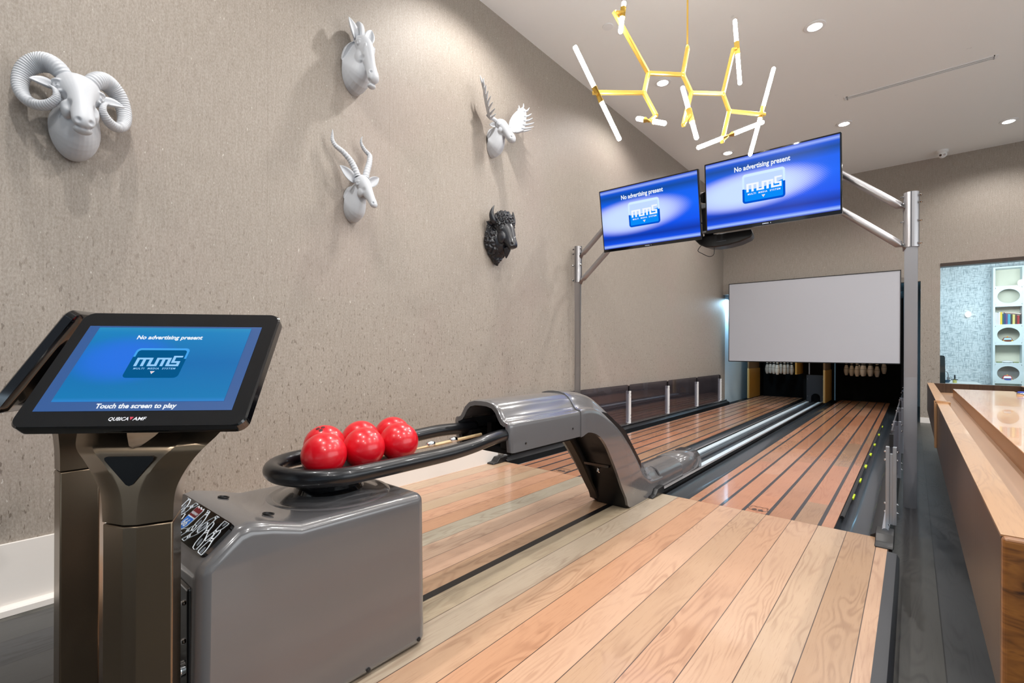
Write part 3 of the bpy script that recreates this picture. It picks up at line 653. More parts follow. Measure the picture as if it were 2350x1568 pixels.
# ------------------------------------------------------------------ touch screen kiosks
def kiosk(loc, rz, label, tilt=50.3, turn=0):
    EL = math.radians(tilt); TR = Matrix.Rotation(math.radians(turn), 3, 'Z')
    HX = TR @ V(1, 0, 0); HU = TR @ V(0, math.cos(EL), math.sin(EL)); HN = TR @ V(0, -math.sin(EL), math.cos(EL))
    t = thing('touchscreen_kiosk', label, 'kiosk', loc, rz, 'touchscreen kiosks')
    def sec(z, fh, y0, sh, y1, bh, y2): return [V(-fh, y0, z), V(fh, y0, z), V(sh, y1, z), V(bh, y2, z), V(-bh, y2, z), V(-sh, y1, z)]
    MB().rings([sec(z, .0143, 0, .0767, .028, .044, .121) for z in (.012, .796)]).build('column', M['bronze'], t, world=False, smooth=20, bevel=.004)
    MB().box(-.085, -.02, 0, .085, .135, .012).build('base_plate', M['black_plastic'], t, world=False, smooth=0, bevel=.004)
    # flaring neck
    lv = resample([(.800, .0143, 0, .0767, .028, .044, .121), (.86, .019, 0, .080, .028, .05, .121), (.90, .032, 0, .094, .029, .06, .124), (.94, .056, .002, .118, .032, .08, .13), (.97, .084, .010, .142, .040, .10, .14), (1.00, .108, .042, .162, .070, .12, .155), (1.05, .128, .082, .180, .108, .14, .18), (1.10, .142, .118, .192, .144, .155, .21)], 22)
    zs = [l[0] for l in lv]
    def at(z):
        z = min(max(z, zs[0]), zs[-1])
        for a, c in zip(lv, lv[1:]):
            if z <= c[0]:
                k = (z-a[0])/(c[0]-a[0]); return [x+(y-x)*k for x, y in zip(a, c)]
        return lv[-1]
    ts = [-1+2*i/14 for i in range(15)]
    cap = lambda q: .972+.128*min(1, (abs(q)/.62)**2.2)
    rs = []
    for z in zs:
        r = []
        for q in ts:
            l = at(min(z, cap(q))); r.append(V(q*l[1], l[2], l[0]))
        l = at(z); r.append(V(l[3], l[4], z))
        for q in ts[::-1]:
            l = at(min(z, cap(q))); r.append(V(q*l[5], l[6], l[0]))
        l = at(z); r.append(V(-l[3], l[4], z)); rs.append(r)
    MB().rings(rs, caps=False).build('neck', M['bronze'], t, world=False, smooth=28)
    top = MB(); r = rs[-1]; n = 15
    for i in range(n-1): top.face([top.bm.verts.new(p) for p in (r[i], r[i+1], r[n+1+n-1-(i+1)], r[n+1+n-1-i])])
    top.build('neck_rim', M['bronze'], t, world=False, smooth=40)
    A = [(-.058, .957), (.058, .957), (0, .884)]
    tri = []
    for k in range(3):
        a, c, d = V(*A[k-1]), V(*A[k]), V(*A[(k+1) % 3])
        u, v = (a-c).normalized(), (d-c).normalized()
        p0, p1 = c+u*.011, c+v*.011; tri += [tuple(p0), tuple((p0+p1)/2*.35+c*.0+((p0+p1)/2)*.65-((p0+p1)/2-c)*.35), tuple(p1)]
    MB().prism(tri, lambda p: V(p[0], -.003, p[1]), lambda p: V(p[0], .012, p[1])).build('triangle_window', M['window_black'], t, world=False, smooth=0)
    # head
    B0 = TR @ V(.008, -.022, 1.027)
    def hp(s, u, o=0): return B0+HX*s+HU*u+HN*o
    HWd, HL = .247, .352
    b = MB(); rr = []
    for k, o in ((.985, .0), (1.0, -.004), (1.0, -.026), (.94, -.034)):
        rr.append([hp(p[0]*k, HL/2+(p[1]-HL/2)*k, o) for p in rrect(-HWd, 0, HWd, HL, .026, 7)])
    hd = b.rings(rr).build('head', M['black_gloss'], t, world=False, smooth=40)
    MB().rings([[hp(p[0], p[1], -.0345) for p in rrect(-.15, .06, .15, .25, .02)], [hp(p[0], p[1]-.03, -.07) for p in rrect(-.12, .09, .12, .21, .02)]]).build('mounting_bracket', M['black_plastic'], t, world=False, smooth=30)
    bd = quad('screen_border', [hp(-.214, .042, .0008), hp(.209, .042, .0008), hp(.209, .303, .0008), hp(-.214, .303, .0008)], M['touch_border'], t)
    sc = quad('screen', [hp(-.188, .067, .0016), hp(.184, .067, .0016), hp(.184, .297, .0016), hp(-.188, .297, .0016)], M['touch_image'], t)
    R3 = Matrix(((HX.x, HU.x, HN.x, 0), (HX.y, HU.y, HN.y, 0), (HX.z, HU.z, HN.z, 0), (0, 0, 0, 1)))
    text('No advertising present', .0178, Matrix.Translation(hp(-.006, .2575, .0022)) @ R3, 'lettering', E_WHITE, sc, sx=.95, bold=.00055)
    text('Touch the screen to play', .0178, Matrix.Translation(hp(-.002, .0485, .0022)) @ R3, 'lettering', E_WHITE, bd, sx=.95, bold=.00055)
    mms_logo(sc, lambda x, y, o: hp(-.006+x*.0625, .181+y*.0625, .0016+o*.35), 1, True)
    gm = mat('badge_silver', (200, 204, 210), .4, emit=(150, 150, 155), es=.5)
    text('QUBICA', .0125, Matrix.Translation(hp(-.0475, .0165, .0008)) @ R3, 'maker_lettering', gm, hd, sx=.92, bold=.0002, align='LEFT', shear=.1)
    text('AMF', .0125, Matrix.Translation(hp(.0045, .0165, .0008)) @ R3, 'maker_lettering', gm, hd, sx=1.1, bold=.0002, align='LEFT', shear=.1)
    MB().prism([(-.004, .0255), (.0035, .0255), (-.0002, .018)], lambda p: hp(p[0], p[1], .0004), lambda p: hp(p[0], p[1], .0009)).build('red_triangle', E_RED, hd, world=False, smooth=0)
    return t
kiosk((-1.36, .266, 0), math.radians(46.15), 'nearer touchscreen kiosk showing the blue screen that invites play')
kiosk((-2.207, .2335, 0), math.radians(-19), 'kiosk behind the nearer one, its head turned away, beside the left wall', 56, -17)

# ------------------------------------------------------------------ monitor gantry, televisions, loudspeaker
GY = 4.82; PX0, PX1 = -3.045, -.012
t = thing('monitor_gantry', 'steel tube gantry of two posts spanning the lanes and carrying the televisions', 'gantry', (-1.5, GY, 0))
for px, s in ((PX0, 1), (PX1, -1)):
    p = MB().cyl((px, GY, 0), (px, GY, 2.02), .041, n=32).build('post', M['steel'], t)
    b = MB(); b.lathe([(.0, 0), (.047, 0), (.047, .425), (0, .425)], (px, GY, 2.02), n=32); b.build('post_collar', M['steel'], t)
    b = MB(); b.box(px-.003, GY-.0485, 2.02, px+.003, GY-.04, 2.445); b.box(px-.0485, GY-.004, 2.02, px+.0485, GY+.004, 2.4452)
    b.build('collar_seam', M['charcoal'], p, smooth=0)
    for z in (2.045, 2.22, 2.36, 2.415):
        for sx in (1, -1):
            b = MB(); b.cyl((px+sx*.045, GY-.02, z), (px+sx*.066, GY-.02, z), .006, n=8); b.cyl((px+sx*.05, GY-.02, z), (px+sx*.058, GY-.02, z), .011, n=6)
            b.build('clamp_bolt', M['chrome'], p)
    for z0 in (2.34, 2.035):
        MB().tube(resample([(px+s*.03, GY, z0-.02), (px+s*.39, GY, z0+.30), (px+s*.52, GY, z0+.40), (px+s*.66, GY, z0+.43), (px+s*.9, GY, z0+.43)], 24), .030, 20).build('arm', M['steel'], t, smooth=180)
for z0 in (2.77, 2.465): MB().cyl((PX0+.85, GY, z0), (PX1-.85, GY, z0), .030).build('crossbeam', M['steel'], t)
b = MB(); b.box(-1.60, GY-.05, 2.375, -1.50, GY+.06, 2.62)
b.build('junction_box', M['black_plastic'], t, smooth=0, bevel=.006)
MB().lathe([(.03, 0), (.055, 0), (.055, .03), (.03, .03)], (-1.545, GY-.06, 2.70), (0, -1, 0), 24).build('cable_ring', M['black_gloss'], t)
b = MB(); b.box(-1.60, GY-.09, 2.60, -1.48, GY-.05, 2.64); b.box(-1.58, GY-.09, 2.36, -1.51, GY-.05, 2.375); b.build('bracket', M['alu'], t, smooth=0)

def tv(label, BL, BR, TL, TR, rz_hint=0):
    BL, BR, TL, TR = map(Vector, (BL, BR, TL, TR))
    t = thing('television', label, 'television', tuple((BL+BR)/2), 0, 'televisions on the gantry')
    base = (BL+BR)/2; ex = (BR-BL).normalized(); W = (BR-BL).length; up = ((TL+TR)/2-base); H = up.length; ey = up.normalized(); n = ex.cross(ey).normalized()
    f = lambda x, y, o=0: ex*x+ey*y+n*o            # local to the base
    b = MB(); rs = [[f(p[0], p[1], o) for p in rrect(-W/2*k, H/2-H/2*k, W/2*k, H/2+H/2*k, .006, 2)] for k, o in ((.998, .0), (1, -.004), (1, -.03))]
    b.rings(rs); bz = b.build('housing', M['black_gloss'], t, world=False, smooth=30)
    MB().rings([[f(p[0], p[1], o) for p in rrect(-W/2*k, H/2-H/2*k, W/2*k, H/2+H/2*k, .02, 2)] for k, o in ((.9, -.0302), (.7, -.075))]).build('back_bulge', M['black_plastic'], t, world=False, smooth=30)
    MB().box(-.12, -.03, -.09, .12, .13, .09, Matrix.Translation(f(0, H*.55, -.10))).build('wall_bracket', M['black_plastic'], t, world=False, smooth=0)
    bx, bt, bb = .012, .012, .03
    x0, x1, y0, y1 = -W/2+bx, W/2-bx, bb, H-bt
    sc = quad('screen', [f(x0, y0, .0008), f(x1, y0, .0008), f(x1, y1, .0008), f(x0, y1, .0008)], M['tv_image'], t)
    R3 = Matrix(((ex.x, ey.x, n.x, 0), (ex.y, ey.y, n.y, 0), (ex.z, ey.z, n.z, 0), (0, 0, 0, 1)))
    sw, shh = x1-x0, y1-y0
    text('No advertising present', .060*shh/.6, Matrix.Translation(f(x0+sw*.452, y0+shh*.80, .002)) @ R3, 'lettering', E_WHITE, sc, sx=.80, bold=.0016)
    k = sw*.163
    mms_logo(sc, lambda x, y, o: f(x0+sw*.465+x*k, y0+shh*.52+y*k*1.02, .0008+o), 1, False)
    b = MB(); b.box(-.03, -.003, 0, .02, .004, .0006, Matrix.Translation(f(-.02, .014, .0005)) @ R3); b.box(.033, -.002, 0, .039, .004, .0006, Matrix.Translation(f(-.02, .014, .0005)) @ R3)
    b.build('maker_mark', mat('grey_print', (150, 160, 175), .5), bz, world=False, smooth=0)
    return t
tv('larger-looking television on the gantry, over the right lane, blue picture', (-1.508, 4.65, 2.325), (-.438, 4.65, 2.325), (-1.512, 4.59, 2.965), (-.436, 4.59, 2.965))
tv('television on the gantry nearer the left wall, blue picture', (-2.608, 4.66, 2.29), (-1.548, 4.66, 2.283), (-2.612, 4.55, 2.935), (-1.552, 4.55, 2.93))
t = thing('loudspeaker', 'black curved loudspeaker hung under the gap between the two televisions', 'loudspeaker', (-1.43, 4.9, 2.23))
b = MB(); P = [(-.27, .13), (.27, .13), (.285, .08), (.26, .05), (.17, .02), (.06, .003), (-.06, .0), (-.15, .012), (-.21, .045), (-.26, .10)]
b.prism(P, lambda p: V(p[0], -.05, p[1]), lambda p: V(p[0]*.9, .14, p[1]*.95+.005)); b.build('cabinet', M['black_plastic'], t, world=False, smooth=40, bevel=.012)
MB().box(-.045, -.0515, .05, .045, -.05, .054).build('maker_mark', mat('grey_print2', (90, 94, 104), .5), t, world=False, smooth=0)
MB().box(-.165, -.03, .12, -.08, .03, .145).build('hanger', M['black_plastic'], t, world=False, smooth=0)
MB().tube(resample([(-.21, .03, .06), (-.24, .0, .0), (-.20, .0, -.035), (-.13, .0, -.075), (-.085, .0, -.06), (-.08, .0, .01)], 24), .0035, 6).build('cable', M['black_plastic'], t, world=False)

# ------------------------------------------------------------------ masking panel, pin machine, pins
t = thing('masking_panel', 'large blank white panel with thin black edge above the pins', 'panel', (-1.56, 10.62, 1.007))
MB().box(-2.957, 10.60, 1.015, -.167, 10.64, 2.624).build('panel', M['screen_panel'], t, smooth=0)
b = MB(); b.box(-2.967, 10.592, 1.0, -.157, 10.66, 1.016); b.box(-2.967, 10.592, 2.623, -.157, 10.66, 2.634); b.box(-2.967, 10.592, 1.0, -2.956, 10.66, 2.634); b.box(-.168, 10.592, 1.0, -.157, 10.66, 2.634)
b.build('edge', M['black_plastic'], t, smooth=0)
MB().box(-2.9, 10.66, 2.46, -.25, 10.80, 2.6).build('mounting_rail', M['black_plastic'], t, smooth=0)

t = thing('pin_machine', 'pin machine with plywood side panels and dark pits behind the white panel', 'pin machine', (-1.6, 12.9, 0))
for x, xb in ((-2.94, -2.96), (-1.44, -1.455)):
    k = MB().box(x-.02, 12.1, ZA+.001, x+.02, 13.1, .81).build('kickback', M['kick'], t, smooth=0)
    MB().box(x-.024, 12.085, ZA+.001, x+.004, 12.1, .82).build('edge_strip', mat('light_wood_edge', (206, 170, 110), .5), k, smooth=0)
    MB().box(xb-.018, 12.15, .811, xb+.018, 13.1, 2.2).build('upper_panel', M['kick2'], t, smooth=0)
MB().box(-2.0, 12.15, .705, -1.965, 13.1, 2.2).build('upper_panel', M['kick'], t, smooth=0)
MB().box(-1.79, 12.5, .705, -1.77, 12.52, 2.2).build('frame_rod', M['alu'], t, smooth=0)
MB().box(-.155, 11.2, .12, -.13, 13.1, 2.2).build('kickback', M['black_matte'], t, smooth=0)
b = MB(); arc = [(-.12+.0, 0), (-.12, 0)]
O = [(-.17, 0), (-.085, 0)]+[(-.085*math.cos(a), .10+.085*math.sin(a)) for a in [PI*i/10 for i in range(11)]]+[(.085, 0), (.155, 0), (.155, .585), (-.17, .585)]
b.prism(O, lambda p: V(-1.62+p[0], 12.22, ZA+p[1]), lambda p: V(-1.62+p[0], 12.30, ZA+p[1])).build('ball_door', mat('dark_grey_plate', (40, 42, 48), .7), t, smooth=0)
for x, z in ((-.15, .5), (.135, .5), (-.15, .12), (.135, .12)): MB().lathe([(.008, 0), (.005, .004), (.001, .005)], (-1.62+x, 12.22, ZA+z), (0, -1, 0), 8).build('bolt', M['chrome'], t)
for x in (-1.345,): MB().box(x-.012, 12.95, ZA, x+.012, 12.98, 2.2).build('frame_post', M['blue_metal'], t, smooth=0) if x > -2 else None
b = MB(); b.box(-3.0, 13.45, 0, -.13, 13.5, 2.4); b.box(-3.0, 11.9, 2.25, -.13, 13.5, 2.3); b.box(-1.95, 12.9, .0, -1.46, 13.45, 2.25); b.box(-3.0, 13.1, 0, -2.92, 13.45, 2.25)
b.build('pit_curtain', M['black_matte'], t, smooth=0)
PROF = [(.0, 0), (.025, 0), (.034, .02), (.045, .06), (.05, .11), (.047, .15), (.036, .20), (.026, .235), (.0235, .26), (.029, .30), (.031, .32), (.026, .345), (.012, .36), (0, .362)]
def make_pin(loc, label):
    t = thing('bowling_pin', label, 'bowling pin', loc, 0, 'raised bowling pins')
    MB().lathe(PROF, (0, 0, 0), n=24).build('body', M['pin'], t, world=False, smooth=60)
    MB().lathe([(.0255, .232), (.0268, .232), (.0245, .262), (.024, .262)], (0, 0, 0), n=24).build('neck_band', M['pin_ring'], t, world=False)
    MB().lathe([(.0478, .143), (.0487, .143), (.0472, .151), (.046, .151)], (0, 0, 0), n=24).build('belly_band', mat('tan_band', (150, 130, 116), .5) if not bpy.data.materials.get('tan_band') else bpy.data.materials['tan_band'], t, world=False)
    MB().cyl((0, 0, .36), (0, 0, 1.4), .003, n=6).build('cord', M['black_plastic'], t, world=False)
    return t
rows = {1: 'front', 2: 'second', 3: 'third', 4: 'back'}
proto = None
for cx, ln in ((-2.43, 'left lane'), (-.812, 'right lane')):
    for r in range(1, 5):
        for k in range(r):
            x = cx+(k-(r-1)/2)*.225; y = 12.565+(r-1)*.195
            z = .675+rnd.uniform(-.008, .02)
            if r == 4 and k == 3: z += .05
            pl = ('',) if r == 1 else [('wall-side ', 'table-side '), ('wall-side ', 'middle ', 'table-side '), ('wall-most ', 'second from wall ', 'third from wall ', 'table-most ')][r-2]
            lb = 'raised pin over the %s, %spin of its %s row' % (ln, pl[k], rows[r])
            if proto is None: proto = make_pin((x, y, z), lb)
            else: dup(proto, (x, y, z), lb)

# ------------------------------------------------------------------ trophies on the left wall (x out of the wall, y along it, z up)
def tube_pts(b, P, n=24, seg=14, ridge=0, nr=20, flat=1.0):
    Q = resample(P, n); pts = [q[:3] for q in Q]; rad = []
    for i, q in enumerate(Q):
        k = 1+ridge*(math.sin(2*PI*nr*i/(n-1))) if i < n*.93 else 1
        rad.append((q[3]*k, q[3]*k*flat))
    b.tube(pts, rad, seg); return b
def ear(b, root, tip, wd, face):
    """cupped leaf shaped ear"""
    root, tip = Vector(root), Vector(tip); ax = tip-root; L = ax.length; ax.normalize()
    sd = ax.cross(Vector(face)).normalized(); fw = sd.cross(ax).normalized()
    if fw.dot(Vector(face)) < 0: fw = -fw
    rs = []
    for i in range(9):
        u = i/8; wv = wd*(math.sin(PI*min(1, .12+u*.88))**.8)*(1-.15*u)+.0008; c = root+ax*L*u
        out = [c+sd*wv*(k/3)+fw*(.55*wv*(k/3)**2) for k in range(-3, 4)]
        rs.append([p for p in out]+[p-fw*(.004+.25*wv) * (1-abs(k)/4.2) - fw*.002 for p, k in zip(out[::-1], range(3, -4, -1))])
    b.rings(rs); return b
def trophy(name, y, z, label, m):
    return thing(name, label, 'wall trophy', (WX+.012, y, z), 0, 'animal heads on the left wall')
def sg(b, secs, n=28, k=4): b.sag(resample(secs, (len(secs)-1)*k+1), n); return b
PL = M['plaster']
# ram
t = trophy('ram_head', .388, 2.33, 'white sculpted ram head with big curled ridged horns', PL)
b = MB()
sg(b, [(.003, -.078, .078, .128), (.02, -.078, .092, .146), (.05, -.068, .094, .146), (.08, -.04, .086, .132), (.105, -.005, .073, .108), (.125, .035, .058, .08), (.135, .07, .04, .05)], 32)
sg(b, [(.075, .120, .044, .034), (.098, .110, .074, .058), (.135, .085, .082, .070), (.172, .046, .068, .066), (.206, -.002, .050, .054), (.236, -.046, .042, .047), (.262, -.084, .042, .042), (.280, -.110, .040, .034), (.289, -.127, .029, .022), (.293, -.136, .010, .008)], 32)
for s in (1, -1):
    b.ell((.156, s*.074, .064), (.022, .018, .019)); b.ell((.150, s*.072, .086), (.034, .024, .012)); b.ell((.186, s*.046, -.034), (.036, .022, .046)); b.ell((.281, s*.022, -.103), (.016, .018, .016)); b.ell((.160, s*.066, .036), (.03, .014, .014))
b.ell((.254, 0, -.138), (.030, .034, .020)); b.ell((.10, 0, .135), (.045, .056, .03))
remeshed(b, 'head', PL, t, .0032, 3, dents([((.300, .021, -.112), .015, -.014), ((.290, .0, -.126), .010, -.006), ((.172, .084, .065), .012, -.012), ((.173, .079, .063), .008, .009), ((.281, .024, -.136), .011, -.005), ((.283, .0, -.137), .011, -.004), ((.196, .066, .012), .03, -.012), ((.232, .048, -.03), .03, -.008), ((.258, .0, -.118), .012, -.004)]))
for s in (1, -1):
    H = [(.112, .036, .120, .037), (.108, .062, .160, .043), (.085, .094, .186, .045), (.062, .128, .182, .043), (.050, .162, .150, .038), (.048, .182, .096, .034), (.062, .184, .036, .031), (.092, .166, -.014, .028), (.134, .132, -.038, .025), (.168, .100, -.030, .021), (.188, .080, .0, .016), (.188, .086, .034, .010), (.178, .106, .050, .002)]
    b = MB(); tube_pts(b, [(x, s*y, z, r) for x, y, z, r in H], 330, 22, .034, 60, .85); b.build('horn', PL, t, world=False, smooth=180)
    ear(MB(), (.120, s*.066, .066), (.160, s*.165, .062), .030, (.8, s*.0, .5)).build('ear', PL, t, world=False, smooth=180)
# zebra
t = trophy('zebra_head', 1.905, 3.30, 'white zebra head with upright ears, above the antelope', PL)
b = MB()
sg(b, [(.003, -.045, .100, .186), (.014, -.045, .104, .19), (.028, -.03, .094, .172), (.05, .0, .070, .142), (.075, .03, .053, .112), (.10, .05, .044, .082), (.115, .06, .03, .05)], 32)
sg(b, [(.055, .128, .026, .026), (.082, .118, .046, .045), (.116, .086, .056, .062), (.148, .034, .051, .066), (.180, -.035, .040, .054), (.206, -.10, .034, .043), (.228, -.155, .037, .040), (.243, -.198, .040, .038), (.248, -.224, .032, .026), (.250, -.238, .010, .008)], 32)
for s in (1, -1):
    b.ell((.138, s*.050, .066), (.020, .014, .017)); b.ell((.132, s*.050, .085), (.028, .014, .010)); b.ell((.118, s*.038, -.025), (.045, .024, .058)); b.ell((.247, s*.026, -.172), (.017, .016, .022)); b.ell((.178, s*.036, .01), (.02, .010, .05), Matrix.Rotation(.5, 4, 'Y'))
b.ell((.222, 0, -.248), (.026, .030, .018))
remeshed(b, 'head', PL, t, .0036, 3, dents([((.264, .035, -.170), .016, -.014), ((.147, .064, .066), .012, -.010), ((.147, .060, .065), .008, .007), ((.175, .05, -.045), .026, -.010), ((.240, .034, -.226), .02, -.008), ((.238, .0, -.24), .02, -.005)]))
b = MB(); b.prism(resample([(.0, .12), (.012, .20), (.03, .255), (.06, .272), (.09, .255), (.112, .205), (.105, .14), (.05, .10)], 30), lambda p: V(p[0], -.018, p[1]), lambda p: V(p[0], .018, p[1])).build('mane', PL, t, world=False, smooth=50, bevel=.010)
for s in (1, -1): ear(MB(), (.088, s*.042, .112), (.080, s*.092, .256), .040, (1, -.25*s, .0)).build('ear', PL, t, world=False, smooth=180)
# antelope
t = trophy('antelope_head', 1.895, 2.30, 'white antelope head with long wavy ringed horns', PL)
b = MB()
sg(b, [(.003, -.035, .070, .130), (.014, -.035, .074, .136), (.035, -.015, .066, .122), (.065, .02, .053, .098), (.095, .052, .042, .072), (.12, .075, .03, .04)], 32)
sg(b, [(.07, .12, .026, .023), (.095, .117, .046, .042), (.13, .092, .052, .053), (.165, .05, .043, .052), (.205, .0, .032, .040), (.24, -.045, .026, .030), (.265, -.08, .026, .026), (.280, -.10, .021, .019), (.287, -.11, .007, .006)], 32)
for s in (1, -1):
    b.ell((.145, s*.044, .072), (.018, .013, .015)); b.ell((.14, s*.044, .088), (.024, .013, .009)); b.ell((.155, s*.032, .012), (.034, .016, .032)); b.ell((.274, s*.014, -.085), (.014, .012, .012))
remeshed(b, 'head', PL, t, .0032, 3, dents([((.288, .018, -.082), .012, -.010), ((.154, .056, .071), .011, -.009), ((.154, .053, .070), .007, .006), ((.262, .022, -.108), .013, -.006), ((.20, .04, .02), .024, -.006)]))
HL_ = [(.12, -.03, .13, .023), (.105, -.048, .19, .022), (.085, -.07, .245, .020), (.065, -.115, .295, .018), (.05, -.16, .325, .0155), (.045, -.182, .36, .0125), (.05, -.186, .40, .008), (.058, -.19, .43, .0015)]
HR_ = [(.12, .03, .135, .023), (.105, .052, .20, .022), (.085, .082, .265, .020), (.06, .105, .325, .018), (.045, .105, .352, .016), (.04, .075, .375, .014), (.045, .045, .405, .011), (.055, .035, .435, .007), (.065, .04, .458, .0015)]
for H in (HL_, HR_): tube_pts(MB(), H, 170, 16, .075, 24).build('horn', PL, t, world=False, smooth=180)
for s in (1, -1): ear(MB(), (.10, s*.045, .095), (.10, s*.158, .180), .036, (1, 0, -.15)).build('ear', PL, t, world=False, smooth=180)
# moose
t = trophy('moose_head', 3.40, 3.28, 'small white moose head with broad palmate antlers', PL)
b = MB()
sg(b, [(.003, -.06, .074, .142), (.014, -.06, .078, .145), (.035, -.04, .068, .132), (.065, .0, .054, .105), (.095, .04, .043, .075), (.115, .06, .03, .045)], 28)
sg(b, [(.055, .105, .026, .024), (.085, .100, .047, .046), (.12, .075, .050, .054), (.16, .028, .041, .048), (.195, -.02, .036, .042), (.225, -.06, .038, .042), (.25, -.095, .038, .038), (.262, -.115, .026, .022), (.265, -.122, .008, .008)], 28)
sg(b, [(.135, -.02, .014, .022), (.125, -.07, .013, .018), (.118, -.105, .003, .003)], 12)
for s in (1, -1): b.ell((.128, s*.043, .070), (.016, .012, .014)); b.ell((.247, s*.024, -.078), (.017, .015, .015)); b.ell((.13, s*.036, .015), (.03, .014, .03))
remeshed(b, 'head', PL, t, .0036, 3, dents([((.265, .031, -.082), .014, -.012), ((.136, .056, .069), .011, -.008), ((.136, .053, .068), .006, .005), ((.24, .034, -.115), .016, -.006)]))
def palm_out(y, z): return .085+.85*(y-.13)-.30*(z-.1)
for s in (1, -1):
    b = MB(); tube_pts(b, [(.085, s*.03, .11, .020), (.088, s*.08, .118, .018), (.085, s*.125, .115, .017), (.085, s*.165, .13, .016)], 18, 12)
    pal = resample([(.135, .10), (.17, .062), (.205, .060), (.24, .09), (.265, .14), (.285, .20), (.30, .265), (.305, .33), (.28, .345), (.235, .31), (.19, .25), (.155, .18), (.135, .10)], 40)[:-1]
    cy, cz = .222, .19; f, k_ = [], []
    rings_ = []
    for q, dep in ((1, .0), (.86, -.006), (.5, -.018), (.05, -.022)):
        rings_.append([(cy+(y-cy)*q, cz+(z-cz)*q, dep) for y, z in pal])
    rs = [[V(palm_out(y, z)+d-.006, s*y, z) for y, z, d in r] for r in rings_[::-1]]+[[V(palm_out(y, z)+d+.006, s*y, z) for y, z, d in r] for r in rings_]
    b.rings(rs)
    for y, z, y2, z2, dx in [(.19, .07, .205, .062, .075), (.225, .085, .262, .075, .07), (.25, .12, .30, .115, .055), (.268, .16, .318, .165, .045), (.283, .205, .325, .22, .03), (.296, .255, .332, .275, .02), (.303, .31, .335, .345, .008), (.285, .335, .315, .40, -.02), (.255, .32, .27, .37, -.015)]:
        o0 = palm_out(y, z); o1 = palm_out(y2, z2)+dx
        b.tube(resample([(o0-.012, s*(y-.012), z), (o0+(o1-o0)*.4, s*(y+(y2-y)*.45), z+(z2-z)*.35), (o1, s*y2, z2+.012)], 8), [.0125, .012, .0112, .0102, .009, .0072, .005, .002], 10)
    remeshed(b, 'antler', PL, t, .0034, 2)
    ear(MB(), (.075, s*.045, .075), (.065, s*.115, .06), .024, (1, 0, 0)).build('ear', PL, t, world=False, smooth=180)
# bison
t = trophy('bison_head', 3.435, 2.30, 'black sculpted bison head with curly forelock, the only dark trophy', M['bison'])
BM = M['bison']
b = MB()
sg(b, [(.003, .0, .145, .20), (.03, .0, .150, .205), (.07, .01, .125, .165), (.11, .03, .09, .11)], 32)
sg(b, [(.025, -.12, .10, .06), (.03, -.18, .070, .045), (.03, -.235, .032, .03), (.03, -.266, .005, .008)], 24)
sg(b, [(.07, .13, .08, .07), (.10, .10, .10, .09), (.14, .05, .095, .09), (.175, -.01, .075, .078), (.205, -.06, .060, .062), (.23, -.095, .055, .05), (.245, -.115, .047, .036), (.25, -.128, .02, .015)], 32)
sg(b, [(.165, -.12, .045, .034), (.16, -.165, .026, .024), (.152, -.215, .004, .005)], 16)
for s in (1, -1): b.ell((.155, s*.084, .055), (.024, .018, .020)); b.ell((.148, s*.084, .078), (.034, .018, .014)); b.ell((.238, s*.034, -.096), (.020, .020, .018)); b.ell((.15, s*.07, -.02), (.05, .03, .06))
def shag(p, n):
    q = dents([((.257, .040, -.096), .019, -.016), ((.172, .100, .054), .012, -.010), ((.172, .096, .053), .007, .006), ((.235, .04, -.13), .018, -.006)])(p, n)
    if p.x < .105 and p.z < .14: q += n*.008*math.sin(38*(p.y*3+p.z*.6)+6*noise.noise(p*30))
    return q
remeshed(b, 'head', BM, t, .0044, 2, shag)
b = MB(); b.ell((.118, 0, .135), (.085, .122, .105), n=64, k=44)
def curls(p, n): return p+n*(.018*noise.noise(p*70)+.015*abs(noise.noise(p*45+V(3, 1, 2))))
remeshed(b, 'forelock', BM, t, .004, 1, curls)
for s in (1, -1):
    tube_pts(MB(), [(.10, s*.10, .12, .032), (.105, s*.135, .135, .030), (.105, s*.157, .18, .024), (.11, s*.154, .225, .015), (.118, s*.137, .270, .003)], 30, 14).build('horn', BM, t, world=False, smooth=180)
    ear(MB(), (.07, s*.11, .09), (.06, s*.18, .12), .022, (1, 0, -.3)).build('ear', BM, t, world=False, smooth=180)

for o in bpy.data.objects:
    if o.parent and o.parent.get('category') == 'wall trophy':
        for v in o.data.vertices: v.co.x = max(v.co.x, -.010)
# ------------------------------------------------------------------ chandelier
t = thing('chandelier', 'branching brass chandelier with frosted light tubes hanging above the approach', 'chandelier', (-1.167, 3.2, CEIL))
J = dict(A=(-1.167, 3.202, 3.236), B=(-1.19, 3.183, 3.067), C=(-1.347, 2.985, 3.048), C2=(-1.423, 2.659, 3.307), E=(-1.346, 2.92, 2.889), F=(-1.543, 2.623, 2.836), G=(-1.224, 2.827, 2.669), H=(-1.164, 3.27, 2.973), H2=(-1.13, 3.037, 2.66), I=(-1.029, 3.514, 3.021), J=(-1.018, 3.72, 3.428), K=(-1.01, 3.596, 2.925), L=(-.856, 3.922, 2.977), M=(-.986, 3.354, 2.621))
MB().cyl(J['A'], (J['A'][0], J['A'][1], CEIL), .006, n=12).build('rod', M['brass'], t)
MB().lathe([(.0, 0), (.07, 0), (.07, -.02), (.0, -.022)], (J['A'][0], J['A'][1], CEIL), n=24).build('canopy', M['brass'], t)
MB().lathe([(.009, -.02), (.013, -.012), (.009, 0), (.013, .014), (.008, .03)], J['A'], n=12).build('swivel', M['brass'], t)
